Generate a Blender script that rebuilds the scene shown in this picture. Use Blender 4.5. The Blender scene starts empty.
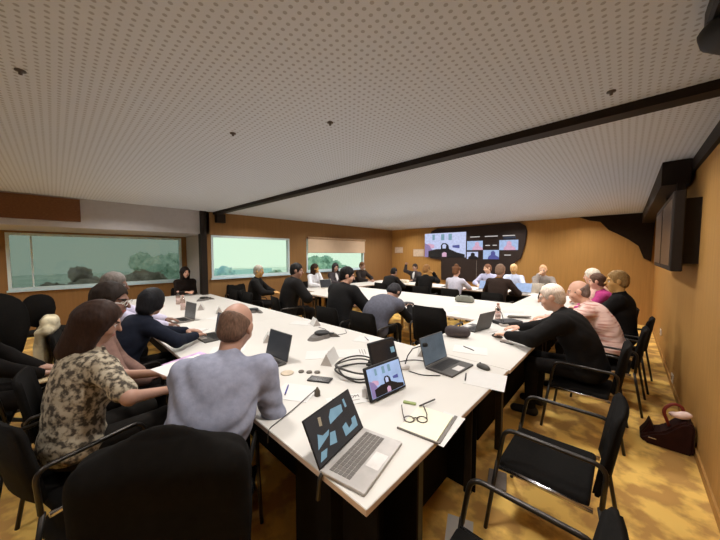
import bpy, bmesh, math, random
import numpy as np
from mathutils import Vector, Matrix, Euler

random.seed(4)
np.random.seed(4)
SC = bpy.context.scene
COL = SC.collection
PI = math.pi
R = math.radians


# ------------------------------------------------------------------ materials
def lin(h):
    if isinstance(h, str):
        h = h.lstrip('#')
        v = [int(h[i:i + 2], 16) / 255 for i in (0, 2, 4)]
    else:
        v = [x / 255 for x in h]
    return [x / 12.92 if x <= .04045 else ((x + .055) / 1.055) ** 2.4 for x in v]


MATS = {}


def mat(name, col, rough=.6, metal=0., var=.12, scale=14., spec=.4, bump=0., stretch=None, coat=0.):
    """Principled material whose colour is broken up by a noise texture."""
    if name in MATS:
        return MATS[name]
    m = bpy.data.materials.new(name)
    m.use_nodes = True
    nt = m.node_tree
    b = nt.nodes['Principled BSDF']
    c = lin(col)
    b.inputs['Roughness'].default_value = rough
    b.inputs['Metallic'].default_value = metal
    b.inputs['Specular IOR Level'].default_value = spec
    b.inputs['Coat Weight'].default_value = coat
    tc = nt.nodes.new('ShaderNodeTexCoord')
    src = tc.outputs['Object']
    if stretch:
        mp = nt.nodes.new('ShaderNodeMapping')
        mp.inputs['Scale'].default_value = stretch
        nt.links.new(src, mp.inputs['Vector'])
        src = mp.outputs['Vector']
    n = nt.nodes.new('ShaderNodeTexNoise')
    n.inputs['Scale'].default_value = scale
    n.inputs['Detail'].default_value = 3
    nt.links.new(src, n.inputs['Vector'])
    r = nt.nodes.new('ShaderNodeValToRGB')
    r.color_ramp.elements[0].position = .3
    r.color_ramp.elements[1].position = .7
    r.color_ramp.elements[0].color = [x * (1 - var) for x in c] + [1]
    r.color_ramp.elements[1].color = [min(1, x * (1 + var)) for x in c] + [1]
    nt.links.new(n.outputs['Fac'], r.inputs['Fac'])
    nt.links.new(r.outputs['Color'], b.inputs['Base Color'])
    if bump:
        bp = nt.nodes.new('ShaderNodeBump')
        bp.inputs['Strength'].default_value = bump
        bp.inputs['Distance'].default_value = .01
        nt.links.new(n.outputs['Fac'], bp.inputs['Height'])
        nt.links.new(bp.outputs['Normal'], b.inputs['Normal'])
    MATS[name] = m
    return m


def two_tone(name, c1, c2, scale, lo=.45, hi=.55, rough=.85, detail=4., stretch=None, c3=None, bump=0.):
    if name in MATS:
        return MATS[name]
    m = mat(name, c1, rough)
    nt = m.node_tree
    r = next(n for n in nt.nodes if n.type == 'VALTORGB')
    n = next(n for n in nt.nodes if n.type == 'TEX_NOISE')
    n.inputs['Scale'].default_value = scale
    n.inputs['Detail'].default_value = detail
    r.color_ramp.elements[0].position = lo
    r.color_ramp.elements[1].position = hi
    r.color_ramp.elements[0].color = lin(c1) + [1]
    r.color_ramp.elements[1].color = lin(c2) + [1]
    if c3:
        e = r.color_ramp.elements.new(min(.99, hi + .08))
        e.color = lin(c3) + [1]
    if stretch:
        tc = next(x for x in nt.nodes if x.type == 'TEX_COORD')
        mp = nt.nodes.new('ShaderNodeMapping')
        mp.inputs['Scale'].default_value = stretch
        nt.links.new(tc.outputs['Object'], mp.inputs['Vector'])
        nt.links.new(mp.outputs['Vector'], n.inputs['Vector'])
    if bump:
        b = nt.nodes['Principled BSDF']
        bp = nt.nodes.new('ShaderNodeBump')
        bp.inputs['Strength'].default_value = bump
        nt.links.new(n.outputs['Fac'], bp.inputs['Height'])
        nt.links.new(bp.outputs['Normal'], b.inputs['Normal'])
    return m


def screen_mat(name, col, strength=1.):
    """A lit display: gives off its own light, slightly uneven."""
    if name in MATS:
        return MATS[name]
    m = mat(name, col, .25)
    nt = m.node_tree
    b = nt.nodes['Principled BSDF']
    r = next(n for n in nt.nodes if n.type == 'VALTORGB')
    nt.links.new(r.outputs['Color'], b.inputs['Emission Color'])
    b.inputs['Emission Strength'].default_value = strength
    b.inputs['Base Color'].default_value = (.01, .01, .01, 1)
    for l in list(nt.links):
        if l.to_socket == b.inputs['Base Color']:
            nt.links.remove(l)
    return m


def glass_mat(name, tint, clear=.9):
    if name in MATS:
        return MATS[name]
    m = bpy.data.materials.new(name)
    m.use_nodes = True
    nt = m.node_tree
    nt.nodes.clear()
    out = nt.nodes.new('ShaderNodeOutputMaterial')
    tr = nt.nodes.new('ShaderNodeBsdfTransparent')
    tr.inputs['Color'].default_value = lin(tint) + [1]
    gl = nt.nodes.new('ShaderNodeBsdfGlossy')
    gl.inputs['Roughness'].default_value = .05
    mx = nt.nodes.new('ShaderNodeMixShader')
    mx.inputs['Fac'].default_value = 1 - clear
    nt.links.new(tr.outputs[0], mx.inputs[1])
    nt.links.new(gl.outputs[0], mx.inputs[2])
    nt.links.new(mx.outputs[0], out.inputs[0])
    MATS[name] = m
    return m


def perforated(name, base, hole, pitch, rad):
    m = bpy.data.materials.new(name)
    m.use_nodes = True
    nt = m.node_tree
    b = nt.nodes['Principled BSDF']
    b.inputs['Roughness'].default_value = .9
    b.inputs['Specular IOR Level'].default_value = .1
    tc = nt.nodes.new('ShaderNodeTexCoord')
    sc = nt.nodes.new('ShaderNodeVectorMath'); sc.operation = 'SCALE'
    sc.inputs['Scale'].default_value = 1 / pitch
    nt.links.new(tc.outputs['Object'], sc.inputs[0])
    fr = nt.nodes.new('ShaderNodeVectorMath'); fr.operation = 'FRACTION'
    nt.links.new(sc.outputs[0], fr.inputs[0])
    sb = nt.nodes.new('ShaderNodeVectorMath'); sb.operation = 'SUBTRACT'
    sb.inputs[1].default_value = (.5, .5, 0)
    nt.links.new(fr.outputs[0], sb.inputs[0])
    ml = nt.nodes.new('ShaderNodeVectorMath'); ml.operation = 'MULTIPLY'
    ml.inputs[1].default_value = (1, 1, 0)
    nt.links.new(sb.outputs[0], ml.inputs[0])
    ln = nt.nodes.new('ShaderNodeVectorMath'); ln.operation = 'LENGTH'
    nt.links.new(ml.outputs[0], ln.inputs[0])
    lt = nt.nodes.new('ShaderNodeMath'); lt.operation = 'LESS_THAN'
    lt.inputs[1].default_value = rad / pitch
    nt.links.new(ln.outputs['Value'], lt.inputs[0])
    mx = nt.nodes.new('ShaderNodeMix'); mx.data_type = 'RGBA'
    mx.inputs['A'].default_value = lin(base) + [1]
    mx.inputs['B'].default_value = lin(hole) + [1]
    nt.links.new(lt.outputs[0], mx.inputs['Factor'])
    nt.links.new(mx.outputs['Result'], b.inputs['Base Color'])
    MATS[name] = m
    return m


BLACK = (22, 19, 16)
M_BLACKFAB = mat('black_fabric', (24, 22, 20), .95, var=.15, scale=60, spec=.1)
M_DARKMETAL = mat('dark_metal', (60, 56, 52), .35, metal=.8, spec=.5)
M_CHROME = mat('chrome', (205, 205, 208), .25, metal=1.)
M_BLACKPL = mat('black_plastic', (30, 28, 27), .5, var=.1, spec=.3)
M_GREYPL = mat('grey_plastic', (112, 106, 100), .5)
M_SILVER = mat('silver_aluminium', (176, 170, 164), .4, metal=.25)
M_TABLE = mat('white_laminate', (208, 203, 195), .6, var=.015, scale=3, spec=.12)
M_EDGE = mat('beige_edge_band', (228, 206, 188), .6, var=.06)
M_PAPER = mat('white_paper', (214, 211, 206), .8, var=.02, spec=.1)
M_PAPERSH = mat('grey_paper', (176, 168, 160), .8, var=.03, spec=.1)
M_PRINT = mat('printed_ink', (150, 142, 134), .8, var=.25, scale=80)
M_INK = mat('dark_ink', (84, 74, 70), .8, var=.1)
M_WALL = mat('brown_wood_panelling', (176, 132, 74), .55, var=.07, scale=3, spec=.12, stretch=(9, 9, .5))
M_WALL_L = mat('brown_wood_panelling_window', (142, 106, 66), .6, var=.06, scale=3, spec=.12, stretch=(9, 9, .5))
M_DARKWOOD = two_tone('dark_brown_wood', (104, 64, 32), (122, 80, 44), 30., .45, .75, .6, stretch=(1, 1, 3))
M_GREYPAINT = mat('grey_paint', (178, 174, 174), .9, var=.03, spec=.1)
M_TRIM = mat('near_black_trim', (36, 28, 22), .6, var=.1, spec=.2)
M_CARPET = two_tone('gold_carpet', (196, 150, 82), (248, 204, 108), 4.5, .44, .56, .95, detail=9., bump=.15)
M_CEIL = perforated('perforated_ceiling', (203, 209, 219), (168, 171, 177), .04, .0088)
M_SKIN = {
    'tan': mat('skin_tan', (172, 132, 112), .55, var=.06, scale=9),
    'pink': mat('skin_pink', (222, 172, 146), .5, var=.07, scale=9),
    'brown': mat('skin_brown', (124, 90, 76), .55, var=.06, scale=9),
    'light': mat('skin_light', (226, 182, 150), .55, var=.06, scale=9),
    'gold': mat('skin_gold', (206, 158, 92), .55, var=.06, scale=9),
}
M_EYEW = mat('eye_white', (225, 220, 215), .3)
M_EYED = mat('eye_dark', (40, 28, 22), .3)
M_LIP = mat('lip', (160, 92, 84), .5)


# ------------------------------------------------------------------ objects
def tag(o, label=None, cat=None, group=None, kind=None):
    if label:
        o['label'] = label
    if cat:
        o['category'] = cat
    if group:
        o['group'] = group
    if kind:
        o['kind'] = kind
    return o


def empty(name, loc=(0, 0, 0), rz=0., label=None, cat=None, group=None):
    o = bpy.data.objects.new(name, None)
    o.empty_display_size = .1
    COL.objects.link(o)
    o.location = loc
    o.rotation_euler = (0, 0, rz)
    return tag(o, label, cat, group)


def place(o, loc, rz=0.):
    o.location = loc
    o.rotation_euler = (0, 0, rz)
    return o


def obj(name, bm, m, parent=None, smooth=False):
    me = bpy.data.meshes.new(name)
    bmesh.ops.recalc_face_normals(bm, faces=bm.faces)
    if smooth:
        for f in bm.faces:
            f.smooth = True
    bm.to_mesh(me)
    bm.free()
    for x in (m if isinstance(m, (list, tuple)) else [m]):
        me.materials.append(x)
    o = bpy.data.objects.new(name, me)
    COL.objects.link(o)
    if parent:
        o.parent = parent
    return o


def struct(name, bm, m):
    return tag(obj(name, bm, m), kind='structure')


def copy_tree(o, parent=None):
    c = o.copy()
    COL.objects.link(c)
    if parent:
        c.parent = parent
    for ch in list(o.children):
        copy_tree(ch, c)
    return c


# ------------------------------------------------------------------ bmesh shapes
def B():
    return bmesh.new()


def box(bm, x0, x1, y0, y1, z0, z1, bev=0., seg=2, mi=0, mtx=None):
    vs = [bm.verts.new((x, y, z)) for x in (x0, x1) for y in (y0, y1) for z in (z0, z1)]
    fs = []
    for q in ((0, 1, 3, 2), (4, 6, 7, 5), (0, 4, 5, 1), (2, 3, 7, 6), (0, 2, 6, 4), (1, 5, 7, 3)):
        f = bm.faces.new([vs[i] for i in q])
        f.material_index = mi
        fs.append(f)
    if bev:
        es = list({e for f in fs for e in f.edges})
        r = bmesh.ops.bevel(bm, geom=es, offset=bev, segments=seg, affect='EDGES', profile=.5)
        vs = list({v for v in vs if v.is_valid} | set(r['verts']))
        for f in r['faces']:
            f.material_index = mi
    if mtx is not None:
        bmesh.ops.transform(bm, matrix=mtx, verts=[v for v in vs if v.is_valid])
    return bm


def tube(bm, pts, r, n=8, closed=False, mi=0):
    pts = [Vector(p) for p in pts]
    rings = []
    N = len(pts)
    up = None
    for i, p in enumerate(pts):
        if closed:
            t = (pts[(i + 1) % N] - pts[i - 1]).normalized()
        else:
            t = (pts[min(i + 1, N - 1)] - pts[max(i - 1, 0)]).normalized()
        if up is None:
            up = Vector((0, 0, 1)) if abs(t.z) < .9 else Vector((1, 0, 0))
        up = (up - t * up.dot(t)).normalized()
        s = t.cross(up)
        rr = r[i] if isinstance(r, (list, tuple)) else r
        rings.append([bm.verts.new(p + (up * math.cos(a) + s * math.sin(a)) * rr)
                      for a in [2 * PI * k / n for k in range(n)]])
    M = N if closed else N - 1
    for i in range(M):
        a, b = rings[i], rings[(i + 1) % N]
        for k in range(n):
            f = bm.faces.new((a[k], a[(k + 1) % n], b[(k + 1) % n], b[k]))
            f.smooth = True
            f.material_index = mi
    if not closed:
        for rg in (rings[0], rings[-1]):
            f = bm.faces.new(rg)
            f.material_index = mi
    return bm


def lathe(bm, prof, n=24, at=(0, 0, 0), mi=0):
    """Turn (radius, height) pairs about a vertical axis."""
    ax, ay, az = at
    rings = []
    for r, z in prof:
        rings.append([bm.verts.new((ax + max(r, 1e-4) * math.cos(2 * PI * k / n), ay + max(r, 1e-4) * math.sin(2 * PI * k / n), az + z)) for k in range(n)])
    for a, b in zip(rings, rings[1:]):
        for k in range(n):
            f = bm.faces.new((a[k], a[(k + 1) % n], b[(k + 1) % n], b[k]))
            f.smooth = True
            f.material_index = mi
    for rg in (rings[0], rings[-1]):
        f = bm.faces.new(rg)
        f.material_index = mi
    return bm


def prism(bm, poly, z0, z1, mi=0, mtx=None):
    lo = [bm.verts.new((x, y, z0)) for x, y in poly]
    hi = [bm.verts.new((x, y, z1)) for x, y in poly]
    n = len(poly)
    fs = [bm.faces.new(lo[::-1]), bm.faces.new(hi)]
    for i in range(n):
        fs.append(bm.faces.new((lo[i], lo[(i + 1) % n], hi[(i + 1) % n], hi[i])))
    for f in fs:
        f.material_index = mi
    if mtx is not None:
        bmesh.ops.transform(bm, matrix=mtx, verts=lo + hi)
    return bm


def ellipse(cx, cy, rx, ry, n=20):
    return [(cx + rx * math.cos(2 * PI * k / n), cy + ry * math.sin(2 * PI * k / n)) for k in range(n)]


def round_poly(pts, r, n=5):
    """Round the corners of a polyline of 3-D points."""
    pts = [Vector(p) for p in pts]
    out = [pts[0]]
    for a, b, c in zip(pts, pts[1:], pts[2:]):
        u = (a - b); v = (c - b)
        k = min(r, u.length * .49, v.length * .49)
        p0 = b + u.normalized() * k; p1 = b + v.normalized() * k
        for i in range(n + 1):
            t = i / n
            out.append(p0 * (1 - t) ** 2 + b * 2 * t * (1 - t) + p1 * t * t)
    out.append(pts[-1])
    return out


def text_mesh(name, s, size, m, parent, mtx, depth=.0006):
    cu = bpy.data.curves.new(name, 'FONT')
    cu.body = s
    cu.size = size
    cu.extrude = depth
    cu.align_x = 'CENTER'
    cu.align_y = 'CENTER'
    t = bpy.data.objects.new(name, cu)
    COL.objects.link(t)
    bpy.context.view_layer.update()
    me = bpy.data.meshes.new_from_object(t.evaluated_get(bpy.context.evaluated_depsgraph_get()))
    bpy.data.objects.remove(t)
    me.materials.clear()
    me.materials.append(m)
    o = bpy.data.objects.new(name, me)
    COL.objects.link(o)
    o.parent = parent
    o.matrix_local = mtx
    return o


# ------------------------------------------------------------------ implicit surfaces for bodies and cloth
class Field:
    """Blend of round cones and ellipsoids, meshed with surface nets."""

    def __init__(self, h, k=.03):
        self.h = h; self.k = k; self.ops = []; self.cuts = []; self.noise = None

    def cone(self, a, b, ra, rb=None, k=None):
        a = np.array(a, float); b = np.array(b, float)
        rb = ra if rb is None else rb
        r = max(ra, rb)
        self.ops.append(('c', np.minimum(a, b) - r, np.maximum(a, b) + r, (a, b, ra, rb), self.k if k is None else k, 1))
        return self

    def ell(self, c, rad, M=None, k=None, sign=1):
        c = np.array(c, float); rad = np.array(rad, float)
        M = np.eye(3) if M is None else np.array(M, float)   # columns are the axes
        ext = np.sqrt(((M * rad) ** 2).sum(1))
        self.ops.append(('e', c - ext, c + ext, (c, rad, M), self.k if k is None else k, sign))
        return self

    def cut(self, p, n, k=.01):
        """Remove what lies on the side n points to."""
        n = np.array(n, float); n /= np.linalg.norm(n)
        self.cuts.append((np.array(p, float), n, k))
        return self

    def mesh(self):
        h = self.h
        lo = np.min([o[1] for o in self.ops if o[5] > 0], 0) - 3 * h - .02
        hi = np.max([o[2] for o in self.ops if o[5] > 0], 0) + 3 * h + .02
        n = np.ceil((hi - lo) / h).astype(int) + 1
        ax = [lo[i] + h * np.arange(n[i]) for i in range(3)]
        D = np.full(n, 1., np.float32)
        for kind, blo, bhi, dat, k, sg in self.ops:
            m = k + 2.5 * h
            i0 = np.maximum(((blo - m - lo) / h).astype(int), 0)
            i1 = np.minimum(((bhi + m - lo) / h).astype(int) + 2, n)
            if (i1 <= i0).any():
                continue
            sl = tuple(slice(i0[i], i1[i]) for i in range(3))
            X = ax[0][sl[0]][:, None, None]; Y = ax[1][sl[1]][None, :, None]; Z = ax[2][sl[2]][None, None, :]
            if kind == 'c':
                a, b, ra, rb = dat
                ab = b - a; L = max(ab @ ab, 1e-9)
                t = np.clip(((X - a[0]) * ab[0] + (Y - a[1]) * ab[1] + (Z - a[2]) * ab[2]) / L, 0, 1)
                d = np.sqrt((X - a[0] - t * ab[0]) ** 2 + (Y - a[1] - t * ab[1]) ** 2 + (Z - a[2] - t * ab[2]) ** 2) - (ra + (rb - ra) * t)
            else:
                c, rad, M = dat
                q = [((X - c[0]) * M[0, i] + (Y - c[1]) * M[1, i] + (Z - c[2]) * M[2, i]) for i in range(3)]
                k0 = np.sqrt(sum((q[i] / rad[i]) ** 2 for i in range(3)))
                k1 = np.sqrt(sum((q[i] / rad[i] ** 2) ** 2 for i in range(3))) + 1e-9
                d = k0 * (k0 - 1) / k1
            c0 = D[sl]
            if sg > 0:
                hh = np.maximum(k - np.abs(c0 - d), 0) / max(k, 1e-6)
                D[sl] = np.minimum(c0, d) - hh * hh * k * .25
            else:
                hh = np.maximum(k - np.abs(c0 + d), 0) / max(k, 1e-6)
                D[sl] = np.maximum(c0, -d) + hh * hh * k * .25
        X = ax[0][:, None, None]; Y = ax[1][None, :, None]; Z = ax[2][None, None, :]
        if self.noise:
            D = D + self.noise(X, Y, Z).astype(np.float32)
        for p, nn, k in self.cuts:
            d = ((X - p[0]) * nn[0] + (Y - p[1]) * nn[1] + (Z - p[2]) * nn[2]).astype(np.float32)
            hh = np.maximum(k - np.abs(D - d), 0) / k
            D = np.maximum(D, d) + hh * hh * k * .25
        return nets(D, lo, h)


CORN = [(i, j, k) for i in (0, 1) for j in (0, 1) for k in (0, 1)]
EDGE = [(a, b) for a in range(8) for b in range(a + 1, 8) if sum(x != y for x, y in zip(CORN[a], CORN[b])) == 1]


def nets(D, lo, h):
    s = D < 0
    n = D.shape
    cs = sum(s[i:n[0] - 1 + i, j:n[1] - 1 + j, k:n[2] - 1 + k].astype(np.int8) for i, j, k in CORN)
    mk = (cs > 0) & (cs < 8)
    ijk = np.argwhere(mk)
    idx = np.full(mk.shape, -1, np.int64)
    idx[mk] = np.arange(len(ijk))
    dv = np.stack([D[ijk[:, 0] + c[0], ijk[:, 1] + c[1], ijk[:, 2] + c[2]] for c in CORN], 1).astype(float)
    acc = np.zeros((len(ijk), 3)); cnt = np.zeros(len(ijk))
    for a, b in EDGE:
        x = (dv[:, a] < 0) != (dv[:, b] < 0)
        t = np.where(x, dv[:, a] / np.where(x, dv[:, a] - dv[:, b], 1), 0)
        p = np.array(CORN[a])[None] + t[:, None] * (np.array(CORN[b]) - np.array(CORN[a]))[None]
        acc += np.where(x[:, None], p, 0); cnt += x
    V = lo + h * (ijk + acc / cnt[:, None])
    Q = []
    for ax in range(3):
        u, w = (ax + 1) % 3, (ax + 2) % 3
        sa = [slice(None)] * 3; sb = [slice(None)] * 3
        sa[ax] = slice(0, -1); sb[ax] = slice(1, None)
        e = np.argwhere(s[tuple(sa)] != s[tuple(sb)])
        e = e[(e[:, u] > 0) & (e[:, w] > 0) & (e[:, u] < n[u] - 1) & (e[:, w] < n[w] - 1)]
        fl = s[e[:, 0], e[:, 1], e[:, 2]]

        def cell(du, dw):
            c = e.copy(); c[:, u] -= du; c[:, w] -= dw
            return idx[c[:, 0], c[:, 1], c[:, 2]]
        q = np.stack([cell(1, 1), cell(0, 1), cell(0, 0), cell(1, 0)], 1)
        q[~fl] = q[~fl][:, ::-1]
        Q.append(q)
    return V, np.concatenate(Q)


def np_obj(name, V, Q, mats, parent=None, mi=None):
    me = bpy.data.meshes.new(name)
    me.vertices.add(len(V))
    me.vertices.foreach_set('co', np.asarray(V, np.float32).ravel())
    me.loops.add(len(Q) * 4)
    me.loops.foreach_set('vertex_index', np.asarray(Q, np.int32).ravel())
    me.polygons.add(len(Q))
    me.polygons.foreach_set('loop_start', np.arange(0, len(Q) * 4, 4, dtype=np.int32))
    me.polygons.foreach_set('use_smooth', np.ones(len(Q), bool))
    for m in (mats if isinstance(mats, (list, tuple)) else [mats]):
        me.materials.append(m)
    if mi is not None:
        me.polygons.foreach_set('material_index', np.asarray(mi, np.int32))
    me.update(calc_edges=True)
    me.validate()
    o = bpy.data.objects.new(name, me)
    COL.objects.link(o)
    if parent:
        o.parent = parent
    return o


def unit(v):
    v = np.array(v, float)
    return v / max(np.linalg.norm(v), 1e-9)


# ------------------------------------------------------------------ people
HEADS = []


def person(label, loc, rz, lean=12., bend=None, yaw=0., pitch=10., roll=0., side=0., hands=None, skin='tan', hair='short', hair_col=(50, 34, 24),
           top=(120, 120, 130), top_mat=None, under=None, jacket=False, sleeve='long', legs=(26, 23, 21), shoe=(24, 20, 18), glasses=False,
           h=.0115, size=1., female=False, fold=0., sleeve_mat=None, knee=.0, shin=.0, pole=None, curl=19., seat=0., collar=None, bulk=0., bob=-.185):
    """A seated person facing local +Y with the floor at local z = 0."""
    bend = lean if bend is None else bend
    root = empty('person', (loc[0], loc[1], 0), R(rz), label, 'person')
    S = size
    f = .92 if female else 1.
    x = np.array([1., 0, 0]); z = np.array([0, 0, 1.])
    dirn = lambda a: unit(np.array([math.sin(R(side)), math.sin(R(a)), math.cos(R(a))]))
    P = np.array([0, 0, .578 + seat])
    u1 = dirn(lean * .7); u2 = dirn(bend * 1.15)
    W = P + u1 * .21 * S
    N = W + u2 * .29 * S
    f1 = unit(np.cross(u1, -x)) if False else unit(np.cross(x, u1) * -1)
    f1 = unit(np.array([0, u1[2], -u1[1]])); f2 = unit(np.array([0, u2[2], -u2[1]]))
    sh = {s: N - u2 * .055 + x * s * .175 * f * S - f2 * .0 + f2 * .0004 * lean for s in (-1, 1)}
    uh = unit(u2 * .55 + z * .6)
    Hc = N + u2 * .055 * S + uh * .125 * S + f2 * .02
    Hm = Matrix.Rotation(R(yaw), 3, 'Z') @ Matrix.Rotation(R(-pitch), 3, 'X') @ Matrix.Rotation(R(roll), 3, 'Y')
    H = np.array(Hm)
    hs = S * (.97 if female else 1.)
    hp = lambda a, b, c: Hc + H @ (np.array([a, b, c]) * hs)
    hips = {s: np.array([s * .088, .02, .556 + seat]) for s in (-1, 1)}
    knees = {}; ank = {}
    for s in (-1, 1):
        knees[s] = hips[s] + np.array([s * (.04 + knee), .42, -.02])
        ank[s] = np.array([knees[s][0] + s * .01, knees[s][1] + .0 + shin, .085])
    # world hand targets -> local
    inv = (Matrix.Translation((loc[0], loc[1], 0)) @ Matrix.Rotation(R(rz), 4, 'Z')).inverted()
    arms = {}
    for s in (-1, 1):
        if hands and hands.get(s) is not None:
            T = np.array(inv @ Vector(hands[s]))
        else:
            T = np.array([s * .13, .42, .80])
        a, b = .285 * S, .25 * S
        d = T - sh[s]; L = np.linalg.norm(d)
        if L > a + b - .004:
            T = sh[s] + d / L * (a + b - .004); L = a + b - .004
            d = T - sh[s]
        L = max(L, .1)
        dn = d / np.linalg.norm(d)
        pv = np.array(pole[s]) if pole and pole.get(s) is not None else np.array([s * .9, -.2, -.32])
        pv = unit(pv - dn * (pv @ dn))
        ca = np.clip((a * a + L * L - b * b) / (2 * a * L), -1, 1)
        E = sh[s] + dn * a * ca + pv * a * math.sqrt(max(0, 1 - ca * ca))
        arms[s] = (sh[s], E, T)

    def torso(F, g, k=.05):
        w = f
        ax1 = np.stack([x, f1, u1], 1); ax2 = np.stack([x, f2, u2], 1)
        F.ell(P + u1 * .01, np.array([.172 * (1.04 if female else 1), .125, .118]) * S + g, ax1, k)
        F.ell(P + u1 * .14 * S, np.array([.150 * w, .112, .15]) * S + g, ax1, k)
        F.ell(W + u2 * .09 * S, np.array([.172 * w, .118, .175]) * S + g, ax2, k)
        F.ell(W + u2 * .2 * S - f2 * .012, np.array([.165 * w, .095, .10]) * S + g, ax2, k)
        F.cone(sh[-1], sh[1], .056 * S + g, None, k)
        if female:
            for s in (-1, 1):
                F.ell(W + u2 * .1 * S + f2 * .085 * S + x * s * .075, np.array([.065, .055, .065]) + g, ax2, .04)

    def arm(F, s, g, upto=1., k=.03):
        A, E, T = arms[s]
        if upto >= 1:
            F.cone(A, E, .055 * S * f + g, .042 * S * f + g, k)
            T2 = E + (T - E) * min(upto - 1, 1.)
            F.cone(E, T2, .042 * S * f + g, .030 * S * f + min(g, .014), k)
        else:
            F.cone(A, A + (E - A) * upto, .055 * S * f + g, .047 * S * f + g, k)

    def hand(F, s):
        A, E, T = arms[s]
        d = unit(T - E)
        d = unit(d + np.array([0, .2, -.0]) + np.array([-s * .1, 0, -d[2] * .6]))
        nrm = unit(np.array([0, 0, -1.]) - d * (-d[2]))
        l = np.cross(d, nrm)
        if l @ x * s < 0:
            l = -l
        c = R(curl)
        for i, ln in enumerate((.95, 1.04, .98, .78)):
            b0 = T + d * .014 + l * (-.018 + .012 * i)
            b1 = T + d * (.088 - .004 * abs(i - 1)) + l * (-.029 + .0195 * i)
            F.cone(b0, b1, .0145, .0115, .018)
            p = b1; dd = d + l * (-.07 + .05 * i)
            ang = c * .6
            for q, sg in enumerate((.044, .027, .021)):
                e = unit(dd) * math.cos(ang) + nrm * math.sin(ang)
                p2 = p + e * sg * ln
                F.cone(p, p2, .0098 - .0007 * q, .0092 - .0008 * q, .006)
                p = p2; ang += c
        t0 = T + d * .02 - l * .022
        t1 = t0 + unit(d * .7 - l * .75 + nrm * .25) * .046
        t2 = t1 + unit(d * .95 - l * .3 + nrm * .3) * .034
        t3 = t2 + unit(d * .95 + nrm * .4) * .024
        F.cone(t0, t1, .0155, .0125, .015); F.cone(t1, t2, .0122, .0105, .006); F.cone(t2, t3, .0105, .0088, .006)

    def head(F):
        F.cone(N - u2 * .04, hp(0, -.02, -.045), .054 * S * f, .05 * S * f, .03)
        F.ell(hp(0, -.012, .028), np.array([.076, .096, .098]) * hs, H, .02)
        F.ell(hp(0, .026, -.042), np.array([.058, .066, .072]) * hs, H, .035)
        F.ell(hp(0, .052, -.092), np.array([.026, .026, .022]) * hs, H, .025)      # chin
        F.ell(hp(0, .078, .028), np.array([.05, .018, .013]) * hs, H, .02)          # brow
        for s in (-1, 1):
            F.ell(hp(s * .032, .095, .010), np.array([.017, .014, .011]) * hs, H, .012, -1)  # eye sockets
            F.ell(hp(s * .032, .076, .009), np.array([.0125, .0125, .0115]) * hs, H, .003)   # eyeballs
            F.ell(hp(s * .042, .062, -.028), np.array([.022, .022, .022]) * hs, H, .025)     # cheeks
            F.ell(hp(s * .079, -.008, .002), np.array([.011, .022, .033]) * hs, H, .008)     # ears
        F.cone(hp(0, .09, .016), hp(0, .112, -.018), .0085 * hs, .0125 * hs, .014)          # nose
        F.ell(hp(0, .089, -.048), np.array([.024, .011, .0055]) * hs, H, .006)               # lips
        F.ell(hp(0, .087, -.059), np.array([.021, .011, .006]) * hs, H, .006)

    HEADS.append((label, Matrix.Translation((loc[0], loc[1], 0)) @ Matrix.Rotation(R(rz), 4, 'Z') @ Vector(Hc)))
    # --- body
    Fb = Field(h, .03)
    torso(Fb, 0.)
    for s in (-1, 1):
        arm(Fb, s, -.004, 2.)
        Fb.cone(hips[s], knees[s], .078, .052, .03)
        Fb.cone(knees[s], ank[s], .05, .034, .02)
        Fb.cone(ank[s] + [0, -.02, -.045], ank[s] + [s * .02, .13, -.055], .034, .026, .02)
    head(Fb)
    for s in (-1, 1):
        hand(Fb, s)
    V, Q = Fb.mesh()
    fc = (V[Q].mean(1) - Hc) @ H / hs
    mi = np.zeros(len(Q), int)
    for s in (-1, 1):
        e = np.array([s * .032, .087, .009])
        dd = np.linalg.norm((fc - e) * [1, .6, 1.3], axis=1)
        mi[dd < .0145] = 1
        mi[np.linalg.norm((fc - e) * [1, .5, 1], axis=1) < .0078] = 2
        br = np.abs(fc - np.array([s * .034, .09, .031])) < [.018, .03, .0055]
        if hair != 'bald':
            mi[br.all(1)] = 4
    lp = (((fc - [0, .097, -.053]) / [.025, .02, .0125]) ** 2).sum(1) < 1
    mi[lp] = 3
    hm = mat('hair_%d_%d_%d' % tuple(hair_col), hair_col, .65, var=.3, scale=40, stretch=(3, 3, 1), spec=.2)
    np_obj('body', V, Q, [M_SKIN[skin], M_EYEW, M_EYED, M_LIP, hm], root, mi)

    # --- hair
    if hair != 'bald':
        Fh = Field(min(h, .009), .02)
        g = {'short': .010, 'balding': .003, 'crop': .004, 'bun': .010}.get(hair, .014)
        Fh.ell(hp(0, -.014, .032), (np.array([.078, .098, .099]) + g) * hs, H, .02)
        pn = lambda a, b, c: H @ np.array([a, b, c], float)
        if hair in ('short', 'balding', 'crop', 'bun'):
            Fh.ell(hp(0, -.058, -.03), (np.array([.06, .044, .052]) + g) * hs, H, .03)
            Fh.ell(hp(0, .112, -.035), np.array([.105, .09, .112]) * hs, H, .012, -1)
            for s in (-1, 1):
                Fh.ell(hp(s * .09, .0, -.004), np.array([.024, .026, .036]) * hs, H, .01, -1)
                Fh.ell(hp(s * .085, .03, -.06), np.array([.04, .045, .05]) * hs, H, .01, -1)
            Fh.cut(hp(0, -.02, -.075), pn(0, .35, -1), .012)
            if hair == 'balding':
                Fh.cut(hp(0, -.03, .048), pn(0, .45, 1), .02)
            if hair == 'bun':
                Fh.ell(hp(0, -.04, .145), np.array([.052, .048, .048]) * hs, H, .012)
                for s in (-1, 1):
                    Fh.ell(hp(s * .07, -.03, .085), np.array([.045, .045, .04]) * hs, H, .012)
        elif hair in ('bob', 'long'):
            lw = bob if hair == 'bob' else -.25
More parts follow.
